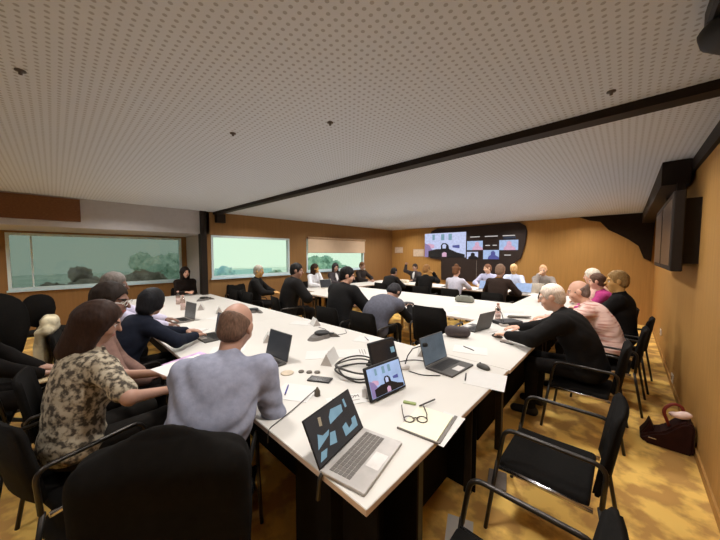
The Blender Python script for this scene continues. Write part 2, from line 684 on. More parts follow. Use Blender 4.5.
            Fh.cone(hp(0, -.045, .0), hp(0, -.06, lw), .092 * hs, .078 * hs, .05)
            for s in (-1, 1):
                Fh.cone(hp(s * .06, .0, .02), hp(s * .078, .002, lw + .03), .038 * hs, .034 * hs, .04)
            Fh.ell(hp(0, .125, -.045), np.array([.066, .115, .118]) * hs, H, .015, -1)
            Fh.cut(hp(0, .08, .0), pn(0, 1, -.15), .012)
        hi = hair_col
        Fh.noise = lambda X, Y, Z: .0022 * np.sin(X * 210 + Z * 40) * np.sin(Y * 190 + 1.3) + (.003 if hair in ('short', 'bun') else .0008) * np.sin(X * 95 + 60 * Z) * np.sin(Y * 80 - 50 * Z)
        V, Q = Fh.mesh()
        np_obj('hair', V, Q, hm, root)

    # --- clothes
    def top_mesh(name, g, m, v_neck, slv, hem=-.06, k=.05):
        F = Field(h, .04)
        torso(F, g, k)
        if slv == 'none':
            pass
        elif slv == 'short':
            for s in (-1, 1):
                arm(F, s, g, .8)
        else:
            for s in (-1, 1):
                arm(F, s, g, 1.97)
        F.cone(N - u2 * .02, N + u2 * .028 * S + f2 * .0, .066 * S * f + g * .4, .06 * S * f + g * .4, .03)   # collar
        F.ell(N + u2 * .092 * S + f2 * .022, np.array([.088, .088, .056]) * S, np.stack([x, f2, u2], 1), .008, -1)
        F.cut([0, 0, .468 + seat], [0, 0, -1], .01)
        if v_neck:
            F.ell(N - u2 * .07 * S + f2 * .13, np.array([.052, .085, .15]), np.stack([x, f2, u2], 1), .01, -1)
        if fold:
            ph = random.random() * 6
            def crease(X, Y, Z):
                q = np.sin(30 * (Z + .45 * X - .3 * Y) + 2.2 * np.sin(8 * X + 3 * Y + ph) + 1.6 * np.sin(7 * Z + ph))
                w_ = np.sin(24 * (Z - .6 * X + .5 * Y) + 2. * np.sin(9 * Z + ph))
                gate = .5 + .5 * np.sin(5 * X + 6 * Z + 3 * Y + ph)
                return fold * (gate * np.abs(q) ** 3 + (1 - gate) * .8 * np.abs(w_) ** 3 - .4)
            F.noise = crease
        V, Q = F.mesh()
        return np_obj(name, V, Q, m, root)

    tm = top_mat or mat('cloth_%d_%d_%d' % tuple(top), top, .9, var=.12, scale=30, spec=.15, bump=.2)
    if jacket:
        um = mat('cloth_%d_%d_%d' % tuple(under or (225, 222, 220)), under or (225, 222, 220), .9, var=.06, spec=.15)
        top_mesh('shirt', .010, um, False, 'none')
        top_mesh('jacket', .024 + bulk, tm, True, 'long')
    elif sleeve_mat:
        top_mesh('shirt', .012, sleeve_mat, False, 'long')
        top_mesh('vest', .022 + bulk, tm, False, 'none')
    else:
        top_mesh('shirt' if not female else 'blouse', .016 + bulk, tm, False, sleeve)
    if collar:
        bm = B()
        ring = []
        for a in range(16):
            t = 2 * PI * a / 16
            ring.append(N + u2 * .03 * S + x * math.cos(t) * .07 + f2 * math.sin(t) * .066)
        tube(bm, ring, .014, 8, True)
        obj('collar', bm, mat('cloth_%d_%d_%d' % tuple(collar), collar, .9, var=.06, spec=.15), root)
    F = Field(h, .04)
    F.ell(P - u1 * .005, np.array([.172, .125, .108]) * S + .012, np.stack([x, f1, u1], 1), .04)
    for s in (-1, 1):
        F.cone(hips[s], knees[s], .086, .066, .04)
        F.cone(knees[s], ank[s] + [0, 0, .01], .064, .05, .03)
        F.cut(ank[s] + [0, 0, -.01], [0, 0, -1], .008) if s == 1 else None
    V, Q = F.mesh()
    np_obj('trousers', V, Q, mat('cloth_%d_%d_%d' % tuple(legs), legs, .95, var=.15, scale=30, spec=.1), root)
    for s in (-1, 1):
        F = Field(.009, .02)
        a = ank[s]
        F.cone(a + [0, -.03, -.04], a + [s * .02, .14, -.052], .046, .04, .02)
        F.cone(a + [0, -.01, -.03], a + [0, 0, .0], .046, .042, .02)
        F.cut([0, 0, .004], [0, 0, -1], .006)
        V, Q = F.mesh()
        np_obj('shoe', V, Q, mat('shoe_%d_%d_%d' % tuple(shoe), shoe, .5, var=.1), root)
    if glasses:
        bm = B()
        for s in (-1, 1):
            tube(bm, [hp(s * .033 + .022 * math.cos(t), .104, .008 + .018 * math.sin(t)) for t in [2 * PI * i / 14 for i in range(14)]], .0025, 6, True)
            tube(bm, [hp(s * .055, .102, .012), hp(s * .083, .05, .012), hp(s * .085, -.01, .008)], .0025, 6)
        tube(bm, [hp(-.012, .105, .012), hp(.012, .105, .012)], .0025, 6)
        obj('glasses', bm, mat('pale_frame', (215, 212, 205), .3), root)
    return root


# ------------------------------------------------------------------ setting
XW, XR, YB, YF, HC = -6.9, .48, 9.3, -2.6, 2.6
XN, YJ = -8.6, 2.42          # the near half of the room is deeper on the window side

bm = B(); box(bm, XN - .1, XR + .1, YF - .1, YB + .1, -.1, 0)
struct('floor', bm, M_CARPET)
bm = B(); box(bm, XW, XR + .1, YF - .1, YB + .1, HC, HC + .12)
struct('ceiling', bm, M_CEIL)
bm = B(); box(bm, XN - .1, XW, YF - .1, YJ, 2.1, 2.72)
box(bm, XN - .1, XW + .0, YJ, YB + .1, HC, 2.72)
struct('ceiling_bulkhead', bm, M_GREYPAINT)
bm = B(); box(bm, XW - .0, XW + .03, YF, .34, 2.2, 2.58, .004)
tag(obj('wall_cladding', bm, M_DARKWOOD), kind='structure').name = 'trim_1'
bm = B(); box(bm, XR, XR + .1, YF - .1, YB + .1, -.05, HC)
struct('wall_right', bm, M_WALL)
bm = B(); box(bm, XW - .1, XR, YB, YB + .1, -.05, HC)
struct('wall_back', bm, M_WALL)
bm = B(); box(bm, XN - .1, XR, YF - .1, YF, -.05, HC)
struct('wall_near', bm, M_GREYPAINT)


def holed(name, m, xx, y0, y1, z0, z1, holes):
    """A wall slab along Y with rectangular openings."""
    bm = B()
    cur = y0
    for a, b, c, d in sorted(holes):
        if a > cur:
            box(bm, xx - .12, xx, cur, a, z0, z1)
        box(bm, xx - .12, xx, a, b, z0, c)
        box(bm, xx - .12, xx, a, b, d, z1)
        cur = b
    if cur < y1:
        box(bm, xx - .12, xx, cur, y1, z0, z1)
    return struct(name, bm, m)


W1 = (-.62, 2.30, .95, 2.06)
W2 = (2.44, 4.5, 1.10, 2.08)
W3 = (5.08, 7.6, 1.13, 2.10)
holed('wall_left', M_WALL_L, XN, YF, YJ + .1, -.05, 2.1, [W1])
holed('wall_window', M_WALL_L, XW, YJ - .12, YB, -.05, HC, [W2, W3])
bm = B(); box(bm, XN, XW - .12, YJ, YJ + .1, 0, HC)
struct('wall_return', bm, M_GREYPAINT)
bm = B(); box(bm, XW - .12, XW + .05, YJ - .2, YJ - .08, 0, HC)
struct('trim_2', bm, M_TRIM)
bm = B(); box(bm, XW, XR, 2.5, 2.62, HC - .055, HC)
struct('trim_3', bm, M_TRIM)
bm = B(); box(bm, XR - .03, XR, YF, YB, HC - .12, HC)
struct('trim_4', bm, M_TRIM)
bm = B(); box(bm, XR - .012, XR, YF, YB, 0, .07)
struct('baseboard_right', bm, M_WALL)
bm = B(); box(bm, XN, XN + .012, YF, YJ, 0, .05)
struct('baseboard_left', bm, M_TRIM)

M_FRAME = mat('pale_window_frame', (206, 222, 224), .5, var=.03)
M_FRAME_B = mat('blue_white_frame', (190, 214, 220), .5, var=.03)
M_GLASS = glass_mat('clear_glass', (246, 252, 248), .97)
M_FILM = glass_mat('teal_film_glass', (184, 190, 188), .96)


def window(name, xx, w, glass, mull=()):
    y0, y1, z0, z1 = w
    bm = B()
    t = .045
    box(bm, xx - .09, xx + .012, y0, y1, z0, z0 + t); box(bm, xx - .09, xx + .012, y0, y1, z1 - t, z1)
    box(bm, xx - .09, xx + .012, y0, y0 + t, z0 + t, z1 - t); box(bm, xx - .09, xx + .012, y1 - t, y1, z0 + t, z1 - t)
    for y in mull:
        box(bm, xx - .07, xx - .02, y - .012, y + .012, z0 + t, z1 - t)
    r = struct(name, bm, M_FRAME)
    bm = B(); box(bm, xx - .055, xx - .047, y0 + t, y1 - t, z0 + t, z1 - t)
    obj('pane', bm, glass, r)
    bm = B(); box(bm, xx - .02, xx + .05, y0 - .02, y1 + .02, z0 - .035, z0)
    obj('sill', bm, M_FRAME_B, r)
    return r


window('window_1', XN, W1, M_FILM, (-.3,))
window('window_2', XW, W2, M_GLASS)
w3 = window('window_3', XW, W3, M_GLASS)

# roller blind over the top of the far window
rb = empty('roller_blind', (XW + .06, 6.34, 0), 0, 'tan roller blind pulled half way down over the far window', 'blind')
bm = B(); box(bm, -.006, .006, -1.24, 1.24, 1.70, 2.12, 0)
obj('blind_cloth', bm, mat('tan_blind', (196, 170, 142), .9, var=.04, scale=4), rb)
bm = B(); tube(bm, [(0, -1.26, 2.13), (0, 1.26, 2.13)], .035, 12)
obj('roller_tube', bm, mat('tan_tube', (170, 140, 108), .7), rb)
bm = B(); box(bm, -.012, .012, -1.24, 1.24, 1.685, 1.705, .003)
obj('bottom_bar', bm, mat('tan_tube', (170, 140, 108), .7), rb)

# ------------------------------------------------------------------ outside
M_LAWN = two_tone('pale_gravel', (196, 214, 206), (224, 234, 226), .5, .4, .6)
bm = B(); box(bm, -40, XN - .4, -14, 24, -.5, -.3)
tag(obj('ground', bm, M_LAWN), kind='structure')
M_TEAL = two_tone('teal_foliage', (132, 168, 156), (170, 200, 184), 2.4, .42, .58, .9)
M_PALE = two_tone('pale_foliage', (190, 214, 202), (226, 240, 228), 2.2, .42, .58, .9)
M_BLUEG = two_tone('blue_foliage', (138, 178, 196), (176, 210, 214), 2.2, .42, .58, .9)
M_BROWNF = two_tone('brown_foliage', (150, 138, 130), (176, 164, 154), 3., .42, .58, .9)
M_RUST = two_tone('rust_foliage', (160, 112, 66), (184, 134, 84), 3., .42, .58, .9)


def shrub(name, label, loc, rad, m, n=16, trunk=None):
    """A crown of lumpy leaf masses on short stems."""
    root = empty(name, loc, 0, label, 'tree' if trunk else 'bush', 'planting outside the windows')
    F = Field(.07, .10)
    rnd = random.Random(hash(label) % 1000)
    rnd.seed(len(label) * 7 + int(loc[1] * 10))
    base = trunk or 0
    for i in range(n):
        a = rnd.random() * 2 * PI; q = rnd.random() ** .5
        p = (rad[0] * .75 * q * math.cos(a), rad[1] * .75 * q * math.sin(a), base + rad[2] * (.25 + 1.4 * rnd.random() * (1 - .5 * q)))
        F.ell(p, np.array([1, 1, .8]) * rad[2] * (.28 + .22 * rnd.random()))
    F.noise = lambda X, Y, Z: .09 * np.sin(9 * X + 3 * Z) * np.sin(11 * Y + 1) * np.sin(10 * Z + 2 * X) + .09 * np.sin(21 * X + 4 * Z) * np.sin(19 * Y) * np.sin(23 * Z + 3 * Y)
    V, Q = F.mesh()
    np_obj('foliage', V, Q, m, root)
    bm = B()
    for dx, dy in ((0, 0), (.2, .15), (-.18, .1)):
        tube(bm, [(dx * .5, dy * .5, -.1), (dx, dy, base + rad[2] * .7)], [.07, .04], 8)
    obj('stem', bm, mat('bark', (92, 78, 66), .9), root)
    return root


shrub('bush', 'low brownish grey bush outside the left window at its far end', (-12.4, 2.1, -.3), (.8, .9, .812), M_BROWNF)
shrub('bush', 'brownish grey bush outside the left window, nearer than the tall pale one', (-13.6, .6, -.3), (.9, 1.0, .82), M_BROWNF)
shrub('bush', 'tall pale bush far outside the left window', (-22, 4.6, -.3), (1.3, 2.0, 1.35), M_PALE, 26)
shrub('bush', 'blue green bush low outside the middle window', (-15, 5.9, -.3), (1.0, 1.0, .85), M_BLUEG)
shrub('bush', 'teal conifer shaped bush outside the middle window at its right side', (-10.5, 6.2, -.3), (.6, .6, .85), M_TEAL)
shrub('bush', 'second teal bush outside the middle window, left of the conifer shaped one', (-12.6, 6.3, -.3), (.7, .6, .62), M_TEAL)
shrub('tree', 'teal tree outside the far window', (-15, 12.5, -.3), (1.6, 1.8, 1.0), M_TEAL, 22, .4)
shrub('bush', 'rusty brown bush right outside the far window', (-9.0, 9.2, -.3), (.5, .6, .812), M_RUST)
bm = B(); box(bm, -22.2, -22, 7.4, 12.6, -.3, .45)
tag(obj('garden_wall', bm, mat('blue_grey_wall', (176, 208, 216), .8)), 'low blue grey garden wall far outside the middle window', 'wall')

# ------------------------------------------------------------------ tables
M_LEG = mat('black_table_leg', (34, 30, 28), .5, var=.1)
M_LEGB = mat('beige_table_leg', (196, 160, 104), .5, var=.1)
M_SHADE_PANEL = mat('black_shade_panel', (24, 21, 19), .9, var=.15, spec=.08)  # for added black sheets that stand in for the dark under tabletops


def table(label, x0, x1, y0, y1, shade_panels='', leg=M_LEG, z=.74, rz=0.):
    iy = .5 if y1 - y0 > 1.5 and x1 - x0 > 1.5 else .1
    cx, cy = (x0 + x1) / 2, (y0 + y1) / 2
    t = empty('conference_table', (cx, cy, 0), rz, label, 'table', 'white conference tables')
    a, b = (x1 - x0) / 2 - .0015, (y1 - y0) / 2 - .0015
    bm = B(); box(bm, -a, a, -b, b, z - .03, z, .003, 1)
    bm.normal_update()
    for f in bm.faces:
        if abs(f.normal.z) < .5:
            f.material_index = 1
    obj('tabletop', bm, [M_TABLE, M_EDGE], t)
    for sx in (-1, 1):
        for sy in (-1, 1):
            bm = B(); box(bm, sx * (a - .1) - .025, sx * (a - .1) + .025, sy * (b - iy) - .025, sy * (b - iy) + .025, 0, z - .03, .004, 1)
            obj('leg', bm, leg, t)
    for sy in (-1, 1):
        bm = B(); box(bm, -a + .08, a - .08, sy * (b - iy) - .015, sy * (b - iy) + .015, z - .08, z - .03)
        obj('frame_rail', bm, M_LEG, t)
    for p in shade_panels:  # added sheets: under-table shade put in as shape
        bm = B()
        if p == 's':
            box(bm, -a + .05, a - .05, -b + .42, -b + .435, .03, z - .032)
        if p == 'c':
            box(bm, a - .62, a - .05, -b + .12, -b + .135, .03, z - .032)
        if p == 'n':
            off = .5 if iy > .2 else .3
            box(bm, -a + .05, a - .05, b - off - .015, b - off, .03, z - .032)
        if p == 'e':
            box(bm, a - .265, a - .25, -b + .05, b - .05, .03, z - .032)
        obj('shade_panel', bm, M_SHADE_PANEL, t)
    return t


table('wide white conference table nearest the camera with the open silver laptop', -3.64, -.64, .72, 2.4, 'scen')
table('wide white conference table running away to the left windows, behind the nearest table', -7.2, -3.64, .72, 2.4, 'sn')
table('white table along the right row, in front of the man in the black jacket', -1.5, -.63, 2.4, 4.15, 'e')
table('white table along the right row, in front of the bald man in the pink shirt', -1.5, -.63, 4.15, 5.8, 'e')
table('white table at the far end of the right row, under the black backpack', -1.5, -.63, 5.8, 7.6, 'e')
table('white table in the middle row with a black high chair at its edge', -3.5, -1.5, 3.95, 5.75, '', M_LEGB)
table('white table in the middle row on the window side', -5.5, -3.5, 3.95, 5.75, '', M_LEGB)
table('white table in the back row in front of the video wall', -3.5, -1.5, 7.2, 8.0, 'n')
table('white table in the back row left of the video wall', -5.5, -3.5, 7.2, 8.0, 'n')
table('white table along the far window, in front of the woman in the white blouse', -6.25, -5.5, 4.3, 6.2, '')
table('white table in the far window corner', -6.25, -5.5, 6.2, 8.0, '')


# ------------------------------------------------------------------ chairs
CH_GROUP = 'black meeting chairs'


def chair_proto():
    t = empty('meeting_chair')
    bm = B(); box(bm, -.235, .235, -.215, .215, .385, .435, .022, 3)
    for v in bm.verts:
        if v.co.z > .41:
            v.co.z += .008 * (1 - (v.co.x / .24) ** 2) - .012 * max(0, v.co.y / .22) ** 2
    obj('seat', bm, M_BLACKFAB, t, True)
    bm = B()
    pl = [(-.225, .0), (.225, .0), (.232, .2), (.22, .36), (.19, .40), (-.19, .40), (-.22, .36), (-.232, .2)]
    for i in range(8):
        pass
    prism(bm, pl, -.02, .02, 0, Matrix.Rotation(R(90), 4, 'X'))
    bmesh.ops.subdivide_edges(bm, edges=[e for e in bm.edges if abs(e.verts[0].co.x - e.verts[1].co.x) > .3], cuts=6)
    bmesh.ops.bevel(bm, geom=[e for e in bm.edges if e.calc_face_angle(0) > 1.], offset=.012, segments=2, affect='EDGES')
    for v in bm.verts:
        zz = v.co.z
        v.co.y += -.235 - .06 * zz / .4 - .03 * (1 - (v.co.x / .23) ** 2)
        v.co.z += .46
    obj('backrest', bm, M_BLACKFAB, t, True)
    for s in (-1, 1):
        xx = s * .262
        bm = B()
        tube(bm, round_poly([(xx, -.262, .44), (xx, -.275, .655), (xx, .17, .655), (xx * .985, .205, .42)], .06), .0115, 10)
        obj('armrest', bm, M_DARKMETAL, t)
        bm = B()
        tube(bm, [(xx * .93, -.23, .40), (xx * .93, .205, .402)], .013, 10)
        obj('seat_rail', bm, M_CHROME, t)
        for yy, y2 in ((.205, .26), (-.255, -.33)):
            bm = B(); tube(bm, [(xx * .985, yy, .44), (xx * 1.02, y2, .0)], .0115, 10)
            obj('leg', bm, M_DARKMETAL, t)
    return t


CH0 = chair_proto()
n_ch = [0]


def chair(label, x, y, rz, sz=1.):
    c = CH0 if n_ch[0] == 0 else copy_tree(CH0)
    n_ch[0] += 1
    place(c, (x, y, 0), R(rz))
    c.scale = (1, 1, sz)
    return tag(c, label, 'chair', CH_GROUP)


def office_chair(label, x, y, rz, bt, bw):
    """Swivel chair with a tall rounded back reaching height bt."""
    t = empty('office_chair', (x, y, 0), R(rz), label, 'chair')
    bm = B(); box(bm, -.24, .24, -.23, .23, .42, .49, .03, 3)
    obj('seat', bm, M_BLACKFAB, t, True)
    bm = B()
    hh = bt - .5
    pl = [(bw * math.cos(a) * (1 - .12 * (math.sin(a) < 0)), hh / 2 * (1 + math.copysign(abs(math.sin(a)) ** .6, math.sin(a)))) for a in [2 * PI * k / 28 for k in range(28)]]
    prism(bm, pl, -.03, .03, 0, Matrix.Rotation(R(90), 4, 'X'))
    bmesh.ops.bevel(bm, geom=[e for e in bm.edges if e.calc_face_angle(0) > 1.], offset=.018, segments=2, affect='EDGES')
    for v in bm.verts:
        v.co.y += -.25 - .05 * v.co.z - .25 * (bw * bw - v.co.x ** 2) * .5
        v.co.z += .5
    obj('backrest', bm, M_BLACKFAB, t, True)
    bm = B(); box(bm, -.035, .035, -.30, -.2, .42, .62, .01)
    obj('back_bracket', bm, M_BLACKPL, t)
    bm = B(); lathe(bm, [(.03, .1), (.03, .3), (.02, .3), (.02, .42)], 14)
    obj('column', bm, M_DARKMETAL, t)
    for k in range(5):
        a = 2 * PI * k / 5
        bm = B(); tube(bm, [(0, 0, .11), (.27 * math.cos(a), .27 * math.sin(a), .065)], [.025, .016], 8)
        l = obj('base_leg', bm, M_BLACKPL, t)
        bm = B(); lathe(bm, [(.01, .0), (.028, .006), (.03, .03), (.02, .055)], 12, (.27 * math.cos(a), .27 * math.sin(a), 0))
        obj('caster', bm, M_BLACKPL, l)
    return t


# empty chairs at the near end of the tables and elsewhere
chair('empty black chair cut off by the bottom of the photo, right of the table corner', -.30, .97, 90)
chair('empty black chair just this side of the white haired man in the black jacket', -.30, 1.98, 90)
chair('black high chair standing empty between the near and the middle table', -1.78, 3.42, 4, 1.17)
chair('empty black chair in the corner by the dark post under the middle window', -6.6, 2.98, -90, 1.08)
chair('empty black chair tucked under the far table, nearest the dark post', -6.32, 2.40, 180, 1.0)
chair('empty black chair tucked under the far table, closest to the grey haired man', -5.70, 2.40, 180, 1.0)
office_chair('tall black office chair at the left edge of the photo', -4.3, -.47, -90, 1.27, .27)
office_chair('black office chair with an oval back by the wall under the left window', -6.5, -.06, -60, 1.02, .2)


# ------------------------------------------------------------------ people
def sit(chair_label, px, py, prz, **kw):
    a = R(prz)
    chair(chair_label, px - math.sin(a) * .05, py + math.cos(a) * .05, prz)
    return person(loc=(px, py), rz=prz, **kw)


M_CAMO = two_tone('patterned_blouse', (70, 62, 52), (142, 130, 110), 34., .42, .50, .9, 4., c3=(178, 166, 144))
NEAR = .0082

sit('black meeting chair under the balding man in the blue grey shirt', -1.47, .41, 56,
    label='balding man in a blue grey shirt leaning over the near table towards a laptop', lean=16, bend=30, yaw=-14, pitch=20, roll=6, side=13,
    hands={1: (-1.66, .92, .825), -1: (-1.88, .92, .825)}, skin='tan', hair='balding', hair_col=(104, 80, 66), top=(140, 142, 158),
    fold=.009, h=NEAR, size=1.10, pole={1: (.15, -.75, -.4), -1: None})
sit('black meeting chair under the brown haired woman in the patterned blouse', -2.26, .03, 18,
    label='woman with a dark brown bob in a patterned beige blouse holding papers', lean=6, bend=14, yaw=-30, pitch=22,
    hands={1: (-2.02, .44, .82), -1: (-2.3, .46, .84)}, skin='tan', hair='bob', hair_col=(46, 28, 18), top_mat=M_CAMO,
    sleeve='short', female=True, fold=.005, h=NEAR, size=1.0, legs=(30, 27, 24))
sit('black meeting chair under the person in navy with black hair', -3.36, .36, 12,
    label='person with round black hair in a navy jacket at a laptop, left row', lean=20, bend=30, yaw=18, pitch=18,
    hands={1: (-3.2, .95, .812), -1: (-3.5, .95, .812)}, skin='tan', hair='bob', hair_col=(20, 19, 22), top=(26, 30, 42),
    fold=.005, h=.009, size=1.0, bob=-.07)
sit('black meeting chair under the man with pale glasses', -2.86, .08, -4,
    label='dark haired man with pale glasses and white collar in a mauve brown sweater', lean=8, bend=18, yaw=-26, pitch=12,
    hands={1: (-2.66, .44, .69), -1: (-2.88, .44, .69)}, skin='brown', hair='short', hair_col=(36, 26, 20), top=(124, 96, 86),
    collar=(224, 220, 210), glasses=True, h=.009, size=1.1)
sit('black meeting chair under the grey haired person in lavender', -4.25, .22, -8,
    label='grey haired person in a lavender shirt beyond the man with pale glasses', lean=14, bend=20, yaw=-10, pitch=10,
    hands={1: (-3.95, .86, .812), -1: (-4.3, .95, .812)}, skin='brown', hair='short', hair_col=(112, 104, 98), top=(196, 190, 210),
    h=.0105, size=1.12, bulk=.01)
sit('black meeting chair at the window end of the table under the woman in black', -7.45, 2.03, -92,
    label='woman in black with long dark hair at the window end of the table', lean=6, bend=10, yaw=10, pitch=8,
    hands={1: (-7.06, 1.94, .812), -1: (-7.06, 2.08, .812)}, pole={1: (.4, -.4, -.7), -1: (-.3, -.4, -.8)}, skin='pink', hair='long', hair_col=(34, 24, 20), top=(34, 26, 22), female=True, size=.98)

# second row, backs towards the camera
sit('black meeting chair under the grey haired man by the middle window', -5.98, 2.98, -38,
    label='grey haired man in a black jacket turned sideways below the middle window', lean=4, bend=10, yaw=-20, pitch=6,
    bulk=.012, skin='gold', hair='short', hair_col=(168, 160, 146), top=(28, 26, 25), size=1.03)
sit('black meeting chair under the broad man in black', -4.72, 3.02, -14,
    label='broad dark haired man in a black suit, between the middle and far windows', lean=10, bend=16, yaw=-30, pitch=10,
    skin='tan', hair='short', hair_col=(28, 25, 24), top=(28, 26, 25), size=1.14, bulk=.03)
sit('black meeting chair under the black haired man looking right', -3.28, 3.0, 4,
    label='black haired man in a very dark suit looking down to the right, middle row', lean=12, bend=20, yaw=-46, pitch=16,
    skin='pink', hair='short', hair_col=(24, 22, 22), top=(28, 27, 27), size=1.12, bulk=.03, collar=(214, 208, 200))
sit('black meeting chair under the hunched person', -2.62, 3.08, 2,
    label='person hunched over the middle table in a slate grey vest and black sleeves', lean=24, bend=60, yaw=0, pitch=66,
    skin='tan', hair='short', hair_col=(40, 38, 40), top=(88, 88, 98), sleeve_mat=mat('black_cloth', (28, 27, 27), .9, spec=.1),
    size=1.14, bulk=.02, hands={1: (-2.5, 3.85, .812), -1: (-2.78, 3.85, .812)}, pole={1: (.4, -.3, -.6), -1: (-.4, -.3, -.6)})

# third row, backs towards the camera, facing the video wall
CG = 'people in the third row'
sit('black meeting chair under the low dark haired person of the third row', -4.92, 6.35, 0,
    label='dark haired person in black bent low in the third row, leftmost there', lean=26, bend=40, pitch=30, skin='tan', hair='short', hair_col=(30, 27, 26), top=(30, 28, 27))
sit('black meeting chair under the light brown haired person in black', -3.72, 6.4, 8,
    label='person with light brown hair in black in the third row, hand near the face', lean=6, bend=10, yaw=-20, skin='gold', hair='short', hair_col=(150, 108, 62), top=(28, 26, 25),
    hands={1: (-3.62, 6.66, 1.16), -1: None}, pole={1: (.4, .2, -1), -1: None})
sit('black meeting chair under the woman with the hair bun', -2.93, 6.4, 0,
    label='woman with pinned up brown hair in a pale lavender blouse seen from behind', lean=6, bend=8, yaw=-6, skin='pink', hair='bun', hair_col=(112, 74, 48),
    top=(206, 202, 214), female=True, sleeve='short', size=.98)
sit('black meeting chair under the man in the dark brown jacket', -1.97, 6.35, -4,
    label='man with grey brown hair in a dark brown jacket with gold collar', lean=8, bend=14, skin='tan', hair='short', hair_col=(136, 108, 88),
    top=(54, 42, 36), size=1.08, collar=(150, 104, 44))

# behind the back table, facing the camera
sit('black meeting chair behind the back table on the window side', -5.2, 8.32, 176,
    label='person in a dark jacket and white shirt behind the back table, raising one hand', lean=0, bend=0, skin='tan', hair='short', hair_col=(48, 40, 36), top=(62, 56, 56), jacket=True,
    under=(232, 230, 226), hands={1: (-5.40, 8.06, 1.30), -1: (-5.05, 7.95, .8)}, pole={1: (.5, .2, -1), -1: None}, size=.92)
sit('black meeting chair under the man in lavender by the video wall', -2.82, 8.42, 176,
    label='man with a shaved head in a lavender blue shirt below the video wall, head turned', lean=8, bend=12, yaw=-40, pitch=8, roll=6, skin='light', hair='crop', hair_col=(120, 82, 60),
    top=(184, 184, 210), hands={1: (-2.98, 7.98, .8), -1: (-2.74, 7.98, .8)})
sit('black meeting chair under the fair haired man in pale blue', -2.18, 8.42, 180,
    label='fair haired man in a pale blue shirt facing the room from the back table', lean=4, bend=6, pitch=4, skin='gold', hair='short', hair_col=(224, 190, 140), top=(196, 204, 226))
sit('black meeting chair under the person resting the head on one hand', -1.5, 8.42, 180,
    label='person in grey resting the head on one hand behind the white laptop', lean=6, bend=8, skin='light', hair='crop', hair_col=(214, 170, 130), top=(150, 140, 132),
    hands={1: (-1.58, 8.2, 1.14), -1: (-1.38, 8.0, .8)}, pole={1: (.2, .3, -1), -1: None}, roll=8)

# window side
sit('black meeting chair under the woman in the white blouse', -6.5, 5.0, -84,
    label='dark haired woman in a white blouse by the far window, hand at her face', lean=6, bend=8, yaw=28, pitch=4, skin='gold', hair='bob', hair_col=(52, 34, 22), top=(232, 232, 236),
    female=True, hands={1: (-6.1, 4.92, .8), -1: (-6.28, 5.04, 1.13)}, pole={1: None, -1: (-.2, .3, -1)})
sit('black meeting chair under the person in the charcoal jacket', -6.45, 5.75, -90,
    label='person with long dark hair in a charcoal jacket over white by the far window', lean=4, bend=6, yaw=-20, skin='tan', hair='long', hair_col=(50, 44, 44), top=(62, 56, 58), jacket=True, female=True)
sit('black meeting chair under the brown haired person in the window corner', -6.5, 7.0, -90,
    label='brown haired person in a dark top at the far end of the window row', lean=4, bend=6, skin='tan', hair='short', hair_col=(110, 74, 48), top=(44, 38, 36))

# right row, facing the tables, seen from behind
sit('black meeting chair under the white haired man in the black jacket', -.22, 3.40, 88,
    label='white haired man in a black jacket, nearest of the right row, arm on the table', lean=20, bend=30, yaw=8, pitch=16, skin='pink', hair='crop', hair_col=(236, 212, 196), top=(25, 23, 22),
    hands={1: (-.86, 3.62, .812), -1: (-.86, 3.16, .812)}, bulk=.015, h=.009, size=1.06, fold=.004, collar=(206, 204, 206))
sit('black meeting chair under the bald man in the pink striped shirt', -.08, 4.26, 86,
    label='bald man in a pale pink striped shirt leaning in, second of the right row', lean=20, bend=32, yaw=10, pitch=14, skin='pink', hair='balding', hair_col=(132, 112, 102), top=(228, 184, 166),
    top_mat=two_tone('pink_stripes', (206, 150, 136), (242, 208, 196), 6., .4, .5, .9, 2., stretch=(1, 1, 9)), hands={1: (-.74, 4.45, .812), -1: (-.74, 4.08, .812)}, h=.009, size=1.05, fold=.004)
sit('black meeting chair under the blond person in the black coat', .0, 5.0, 84,
    label='blond person in a long black coat sitting back from the right row', lean=2, bend=6, yaw=18, pitch=6, skin='gold', hair='short', hair_col=(156, 122, 74), top=(25, 23, 22),
    hands={1: (-.5, 5.1, .66), -1: (-.45, 4.86, .66)}, h=.0095, size=1.06, jacket=True, under=(60, 50, 46))
sit('black meeting chair under the person in magenta', -.12, 5.72, 90,
    label='person in a magenta top half hidden behind the blond person in black', lean=14, bend=18, yaw=0, skin='pink', hair='short', hair_col=(96, 70, 56), top=(178, 62, 120), female=True)
sit('black meeting chair under the white haired person with dark glasses', -.2, 6.45, 90,
    label='white haired person in pink at the far end of the right row', lean=16, bend=20, yaw=-10, pitch=8, skin='pink', hair='short', hair_col=(240, 224, 204), top=(226, 186, 170), size=1.06)

# the person cropped by the left edge of the frame
sit('black meeting chair under the person cropped by the left edge', -3.50, -.52, -4,
    label='person in black cropped by the left edge, only knees and lap showing', lean=0, bend=2, skin='tan', hair='short', hair_col=(40, 30, 24), top=(26, 23, 21), h=.010,
    hands={1: (-3.38, -.12, .70), -1: (-3.6, -.12, .70)}, size=1.0, knee=.02)


# ------------------------------------------------------------------ things on the tables
def quad(bm, pts, mi=0):
    f = bm.faces.new([bm.verts.new(p) for p in pts])
    f.material_index = mi
    return bm


